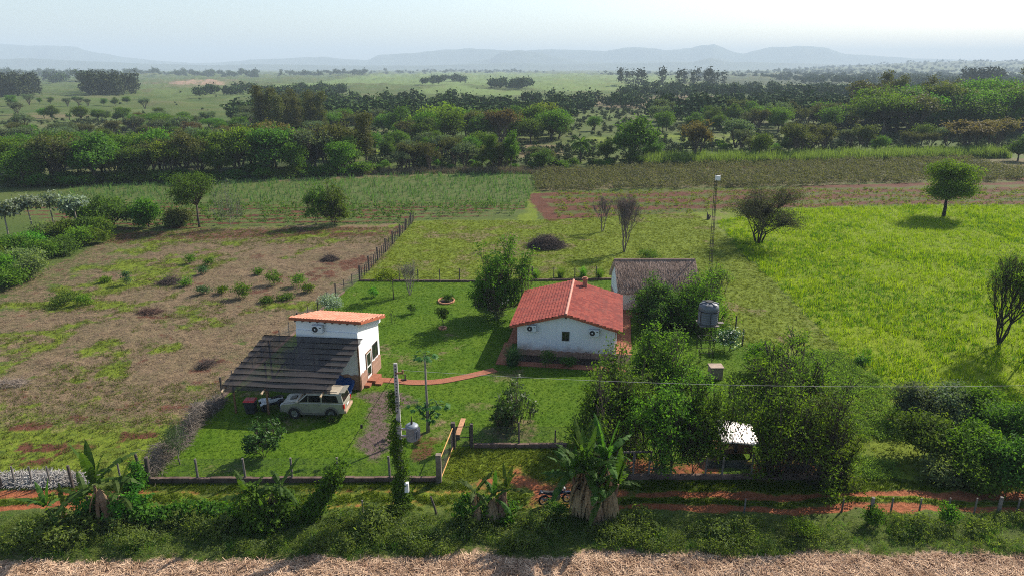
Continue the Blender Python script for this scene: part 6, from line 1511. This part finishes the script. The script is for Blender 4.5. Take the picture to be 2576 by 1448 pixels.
# ------------------------------------------------------------------ STUFF : grass, weeds, crops, straw
rg = np.random.default_rng(99)
def pts_in(key, x0, x1, y0, y1, n, thr=.5, thin=None):
    out = np.zeros((0, 2)); 
    for _ in range(40):
        x = rg.uniform(x0, x1, n*2); y = rg.uniform(y0, y1, n*2); ok = at_mask(key, x, y) > thr
        if thin is not None: ok &= thin(x, y)
        out = np.concatenate([out, np.stack([x, y], -1)[ok]])
        if len(out) >= n: break
    return out[:n]
def scatter(name, label, cat, pts, protos, s0, s1, mat, jit=None):
    Vs = []; Qs = []; k = 0; z = ground_z(pts[:,0], pts[:,1]); which = rg.integers(0, len(protos), len(pts)); s_ = rg.uniform(s0, s1, len(pts))*(1 if jit is None else jit); a = rg.uniform(0, 6.28, len(pts))
    for i, (V, Q) in enumerate(protos):
        m = which == i
        if not m.any(): continue
        ca, sa = np.cos(a[m])[:,None], np.sin(a[m])[:,None]; S = s_[m][:,None]
        X = (V[None,:,0]*ca-V[None,:,1]*sa)*S+pts[m][:,:1]; Y = (V[None,:,0]*sa+V[None,:,1]*ca)*S+pts[m][:,1:]; Z = V[None,:,2]*S+z[m][:,None]
        Vs.append(np.stack([X,Y,Z], -1).reshape(-1,3)); Qs.append((Q[None]+(np.arange(m.sum())*len(V))[:,None,None]).reshape(-1,4)+k); k += m.sum()*len(V)
    o = add(name, npmesh(name, np.concatenate(Vs), np.concatenate(Qs), mat)); tag(o, label, cat, None, 'stuff'); return o
def tuft(n, h, spread, w, segs=1): return [blades(rg, n, h, spread, w, .5, segs, base=spread*.35) for _ in range(8)]
def weedp(nl, h, r, ls):
    out = []
    for _ in range(8):
        B = [(0,0,h*.55,r,r,h*.45)]; V, Q, c = crown(rg, B, 9, nl/9, r*.25, ls, .45, .6, .2); V[:,2] = np.maximum(V[:,2], 0); out.append((V, Q))
    return out
G_past = leafmat('pasture_blade', (.10,.17,.004), (.22,.275,.010), .5, .8, .04, None, (1.3,1.3,.25))
G_lawn = leafmat('lawn_blade', (.030,.074,.003), (.085,.148,.009), .42, .8, .04, None, (1.3,1.4,.3))
G_mown = leafmat('mown_blade', (.075,.115,.010), (.17,.21,.028), .42, .8, .04, None, (1.3,1.35,.4))
G_straw = leafmat('straw_blade', (.18,.095,.06), (.60,.42,.31), .2, .9, .05, None, (1.1,1.05,.9))
G_crop = leafmat('crop_leaf', (.035,.075,.02), (.10,.165,.06), .35)
G_scrub = leafmat('scrub_leaf', (.060,.060,.034), (.13,.128,.068), .3)
p = pts_in('past', 8, 110, 36, 124, 26000); scatter('tall_grass', 'tall bright yellow green grass of the pasture', 'grass', p, tuft(7, .50, .40, .022), .6, 1.25, G_past, .7+.9*fbm(p[:,0]*.25, p[:,1]*.25, 5))
p = pts_in('past', 8, 110, 36, 124, 9000, .5, lambda x, y: fbm(x*.15, y*.15, 12) > .5); scatter('tall_grass', 'darker green clumps mixed through the bright pasture', 'grass', p, tuft(8, .45, .35, .024), .6, 1.3, G_lawn)
p = pts_in('lawn', -22, 22, 36, 80, 42000); scatter('lawn_grass', 'short vivid green lawn grass around the houses', 'grass', p, tuft(5, .075, .09, .012), .7, 1.4, G_lawn)
p = pts_in('yard', -20, 32, 37, 116, 30000); scatter('mown_grass_tufts', 'yellowish mown grass behind and beside the garden', 'grass', p, tuft(6, .13, .20, .018), .6, 1.5, G_mown)
p = pts_in('clear', -75, -14, 36, 106, 22000, .5, lambda x, y: at_mask('dry', x, y) > .35); scatter('dry_litter', 'dry straw litter covering the cleared field', 'straw', p, tuft(5, .10, .50, .014), .5, 1.5, leafmat('grey_litter', (.09,.07,.042), (.36,.28,.18), .2, .9, .04, None, (1.1,1.05,.9)))
p = pts_in('clear', -90, -14, 36, 106, 11000, .5, lambda x, y: at_mask('mown', x, y) > .45); G_dull = leafmat('regrowth_blade', (.055,.080,.014), (.135,.155,.038), .4, .8, .04, None, (1.3,1.3,.5)); scatter('regrowth', 'green regrowth spreading over the cleared field', 'weeds', p, tuft(6, .20, .26, .022), .5, 1.5, G_dull)
# weedy verge
nn = 6000; p = pts_in('verge', -32, 32, 28.9, 32.9, nn)
hgt_f = (.10+1.9*fbm(p[:,0]*.55, p[:,1]*.8, 8)**1.8)*np.clip((p[:,1]-28.6)/1.2, .3, 1)*np.clip((33.6-p[:,1])/1.6, .35, 1)*np.where(p[:,0] < -6, 1.05, .8)
h1_ = rg.random(nn) < .5
scatter('verge_weeds', 'dense leafy weeds of the verge along the dirt track', 'weeds', p[h1_], weedp(54, .9, .42, .085), .6, 1.3, L_weed, hgt_f[h1_])
h2_ = (~h1_) & (rg.random(nn) < .6)
scatter('verge_weeds', 'greyish leafy weeds mixed through the verge', 'weeds', p[h2_], weedp(50, 1.0, .34, .07), .6, 1.3, L_weed2, hgt_f[h2_])
h3_ = (~h1_) & (~h2_)
scatter('verge_grass', 'long arching grass tufts in the verge', 'grass', p[h3_], tuft(26, .8, .6, .014, 3), .5, 1.2, L_blade, hgt_f[h3_])
p = pts_in('road', -32, 32, 33.2, 37, 9000, .5, lambda x, y: at_mask('clay', x, y) < .25); scatter('track_grass', 'short grass between the ruts of the dirt track', 'grass', p, tuft(6, .11, .12, .014), .6, 1.5, G_lawn)
p = pts_in('front', -5, 9, 35, 41, 2600, .5, lambda x, y: at_mask('clay', x, y) < .4); scatter('gateway_grass', 'rough grass of the gateway in front of the garden', 'grass', p, tuft(6, .13, .16, .016), .6, 1.5, G_mown)
p = pts_in('yard', 14, 32, 36, 56, 2600, .5, lambda x, y: (x > 21) & (fbm(x*.3, y*.3, 4) > .42)); scatter('ground_weeds', 'broad leaved weeds between the garden and the right hand thicket', 'weeds', p, weedp(40, .35, .30, .055), .5, 1.2, L_weed)
# straw field
n = 60000; p = pts_in('straw', -30, 30, 24, 29.5, n); n = len(p); L = rg.uniform(.08,.30,n); a = rg.uniform(0,6.28,n)*.5+rg.normal(0,.3,n); w = rg.uniform(.006,.018,n); z0 = ground_z(p[:,0], p[:,1])+rg.uniform(.01,.10,n)
d = np.stack([np.cos(a)*L, np.sin(a)*L, rg.normal(0,.25,n)*L], -1); s3 = np.stack([-np.sin(a)*w, np.cos(a)*w, rg.normal(0,.5,n)*w], -1); c = np.stack([p[:,0], p[:,1], z0], -1)
o = add('straw_litter', npmesh('straw_litter', np.stack([c-d-s3, c-d+s3, c+d+s3, c+d-s3], 1).reshape(-1,3), np.arange(4*n).reshape(-1,4), G_straw)); tag(o, 'dry straw stalks littering the near edge of the harvested field', 'straw', None, 'stuff')
# crops in rows
def rows_in(key, x0, x1, y0, y1, dr, dx, keep=.8, jx=.25):
    yy = np.arange(y0, y1, dr); xx = np.arange(x0, x1, dx); X, Y = np.meshgrid(xx, yy); X = X+rg.normal(0,jx,X.shape); Y = Y+X*.06*0+rg.normal(0,jx*.6,Y.shape)
    ok = (at_mask(key, X.ravel(), Y.ravel()) > .5) & (rg.random(X.size) < keep); return np.stack([X.ravel(), Y.ravel()], -1)[ok]
p = rows_in('crop', -90, 8, 122, 166, 1.7, 1.1, .75); scatter('maize_crop', 'rows of pale green maize in the left crop field', 'crop', p, tuft(9, 1.3, .8, .05, 2), .6, 1.2, G_crop)
p = rows_in('crop', -62, 8, 103, 123, 2.4, 1.5, .8); scatter('row_bushes', 'dark crop bushes in rows at the near side of the left field', 'crop', p, weedp(60, 1.4, .60, .15), .6, 1.4, L_dark)
p = pts_in('scrub', 5, 125, 138, 190, 5200); scatter('scrub_plants', 'grey green scrubby plants of the far right field', 'crop', p, weedp(40, 1.5, .7, .16), .6, 1.3, G_scrub)
p = rows_in('plow', 8, 110, 112, 142, 1.7, .9, .7); scatter('seedling_rows', 'small green crop rows on red ploughed soil', 'crop', p, weedp(26, .4, .35, .12), .6, 1.4, G_mown)
e_ = np.array([tuple(gp(x, y))[:2] for x, y in ((1640,420),(1800,416),(2000,412),(2200,407),(2400,402),(2530,398))])
t_ = rg.random(1500)*(len(e_)-1); i_ = t_.astype(int); f_ = (t_-i_)[:,None]; p = e_[i_]*(1-f_)+e_[i_+1]*f_ + np.stack([rg.normal(0,1.0,1500), rg.uniform(0,9,1500)], -1)
scatter('cane_thicket', 'tall feathery band of cane along the back of the scrub field', 'cane', p, tuft(26, 3.4, 1.5, .07, 3), .6, 1.15, leafmat('cane_leaf', (.07,.10,.025), (.15,.19,.06), .4))
p = np.stack([rg.uniform(-60,12,900), rg.uniform(0,1,900)], -1); p[:,1] = 166+ (p[:,1]-.3)*8 + np.abs(p[:,0]+10)*-.08
scatter('dry_margin_grass', 'dry grey brown grass margin behind the left crop field', 'grass', p, tuft(14, 1.3, .7, .06, 2), .6, 1.3, leafmat('dry_margin', (.11,.09,.05), (.20,.165,.10), .2, .9, .05, None, (1,1,.9)))
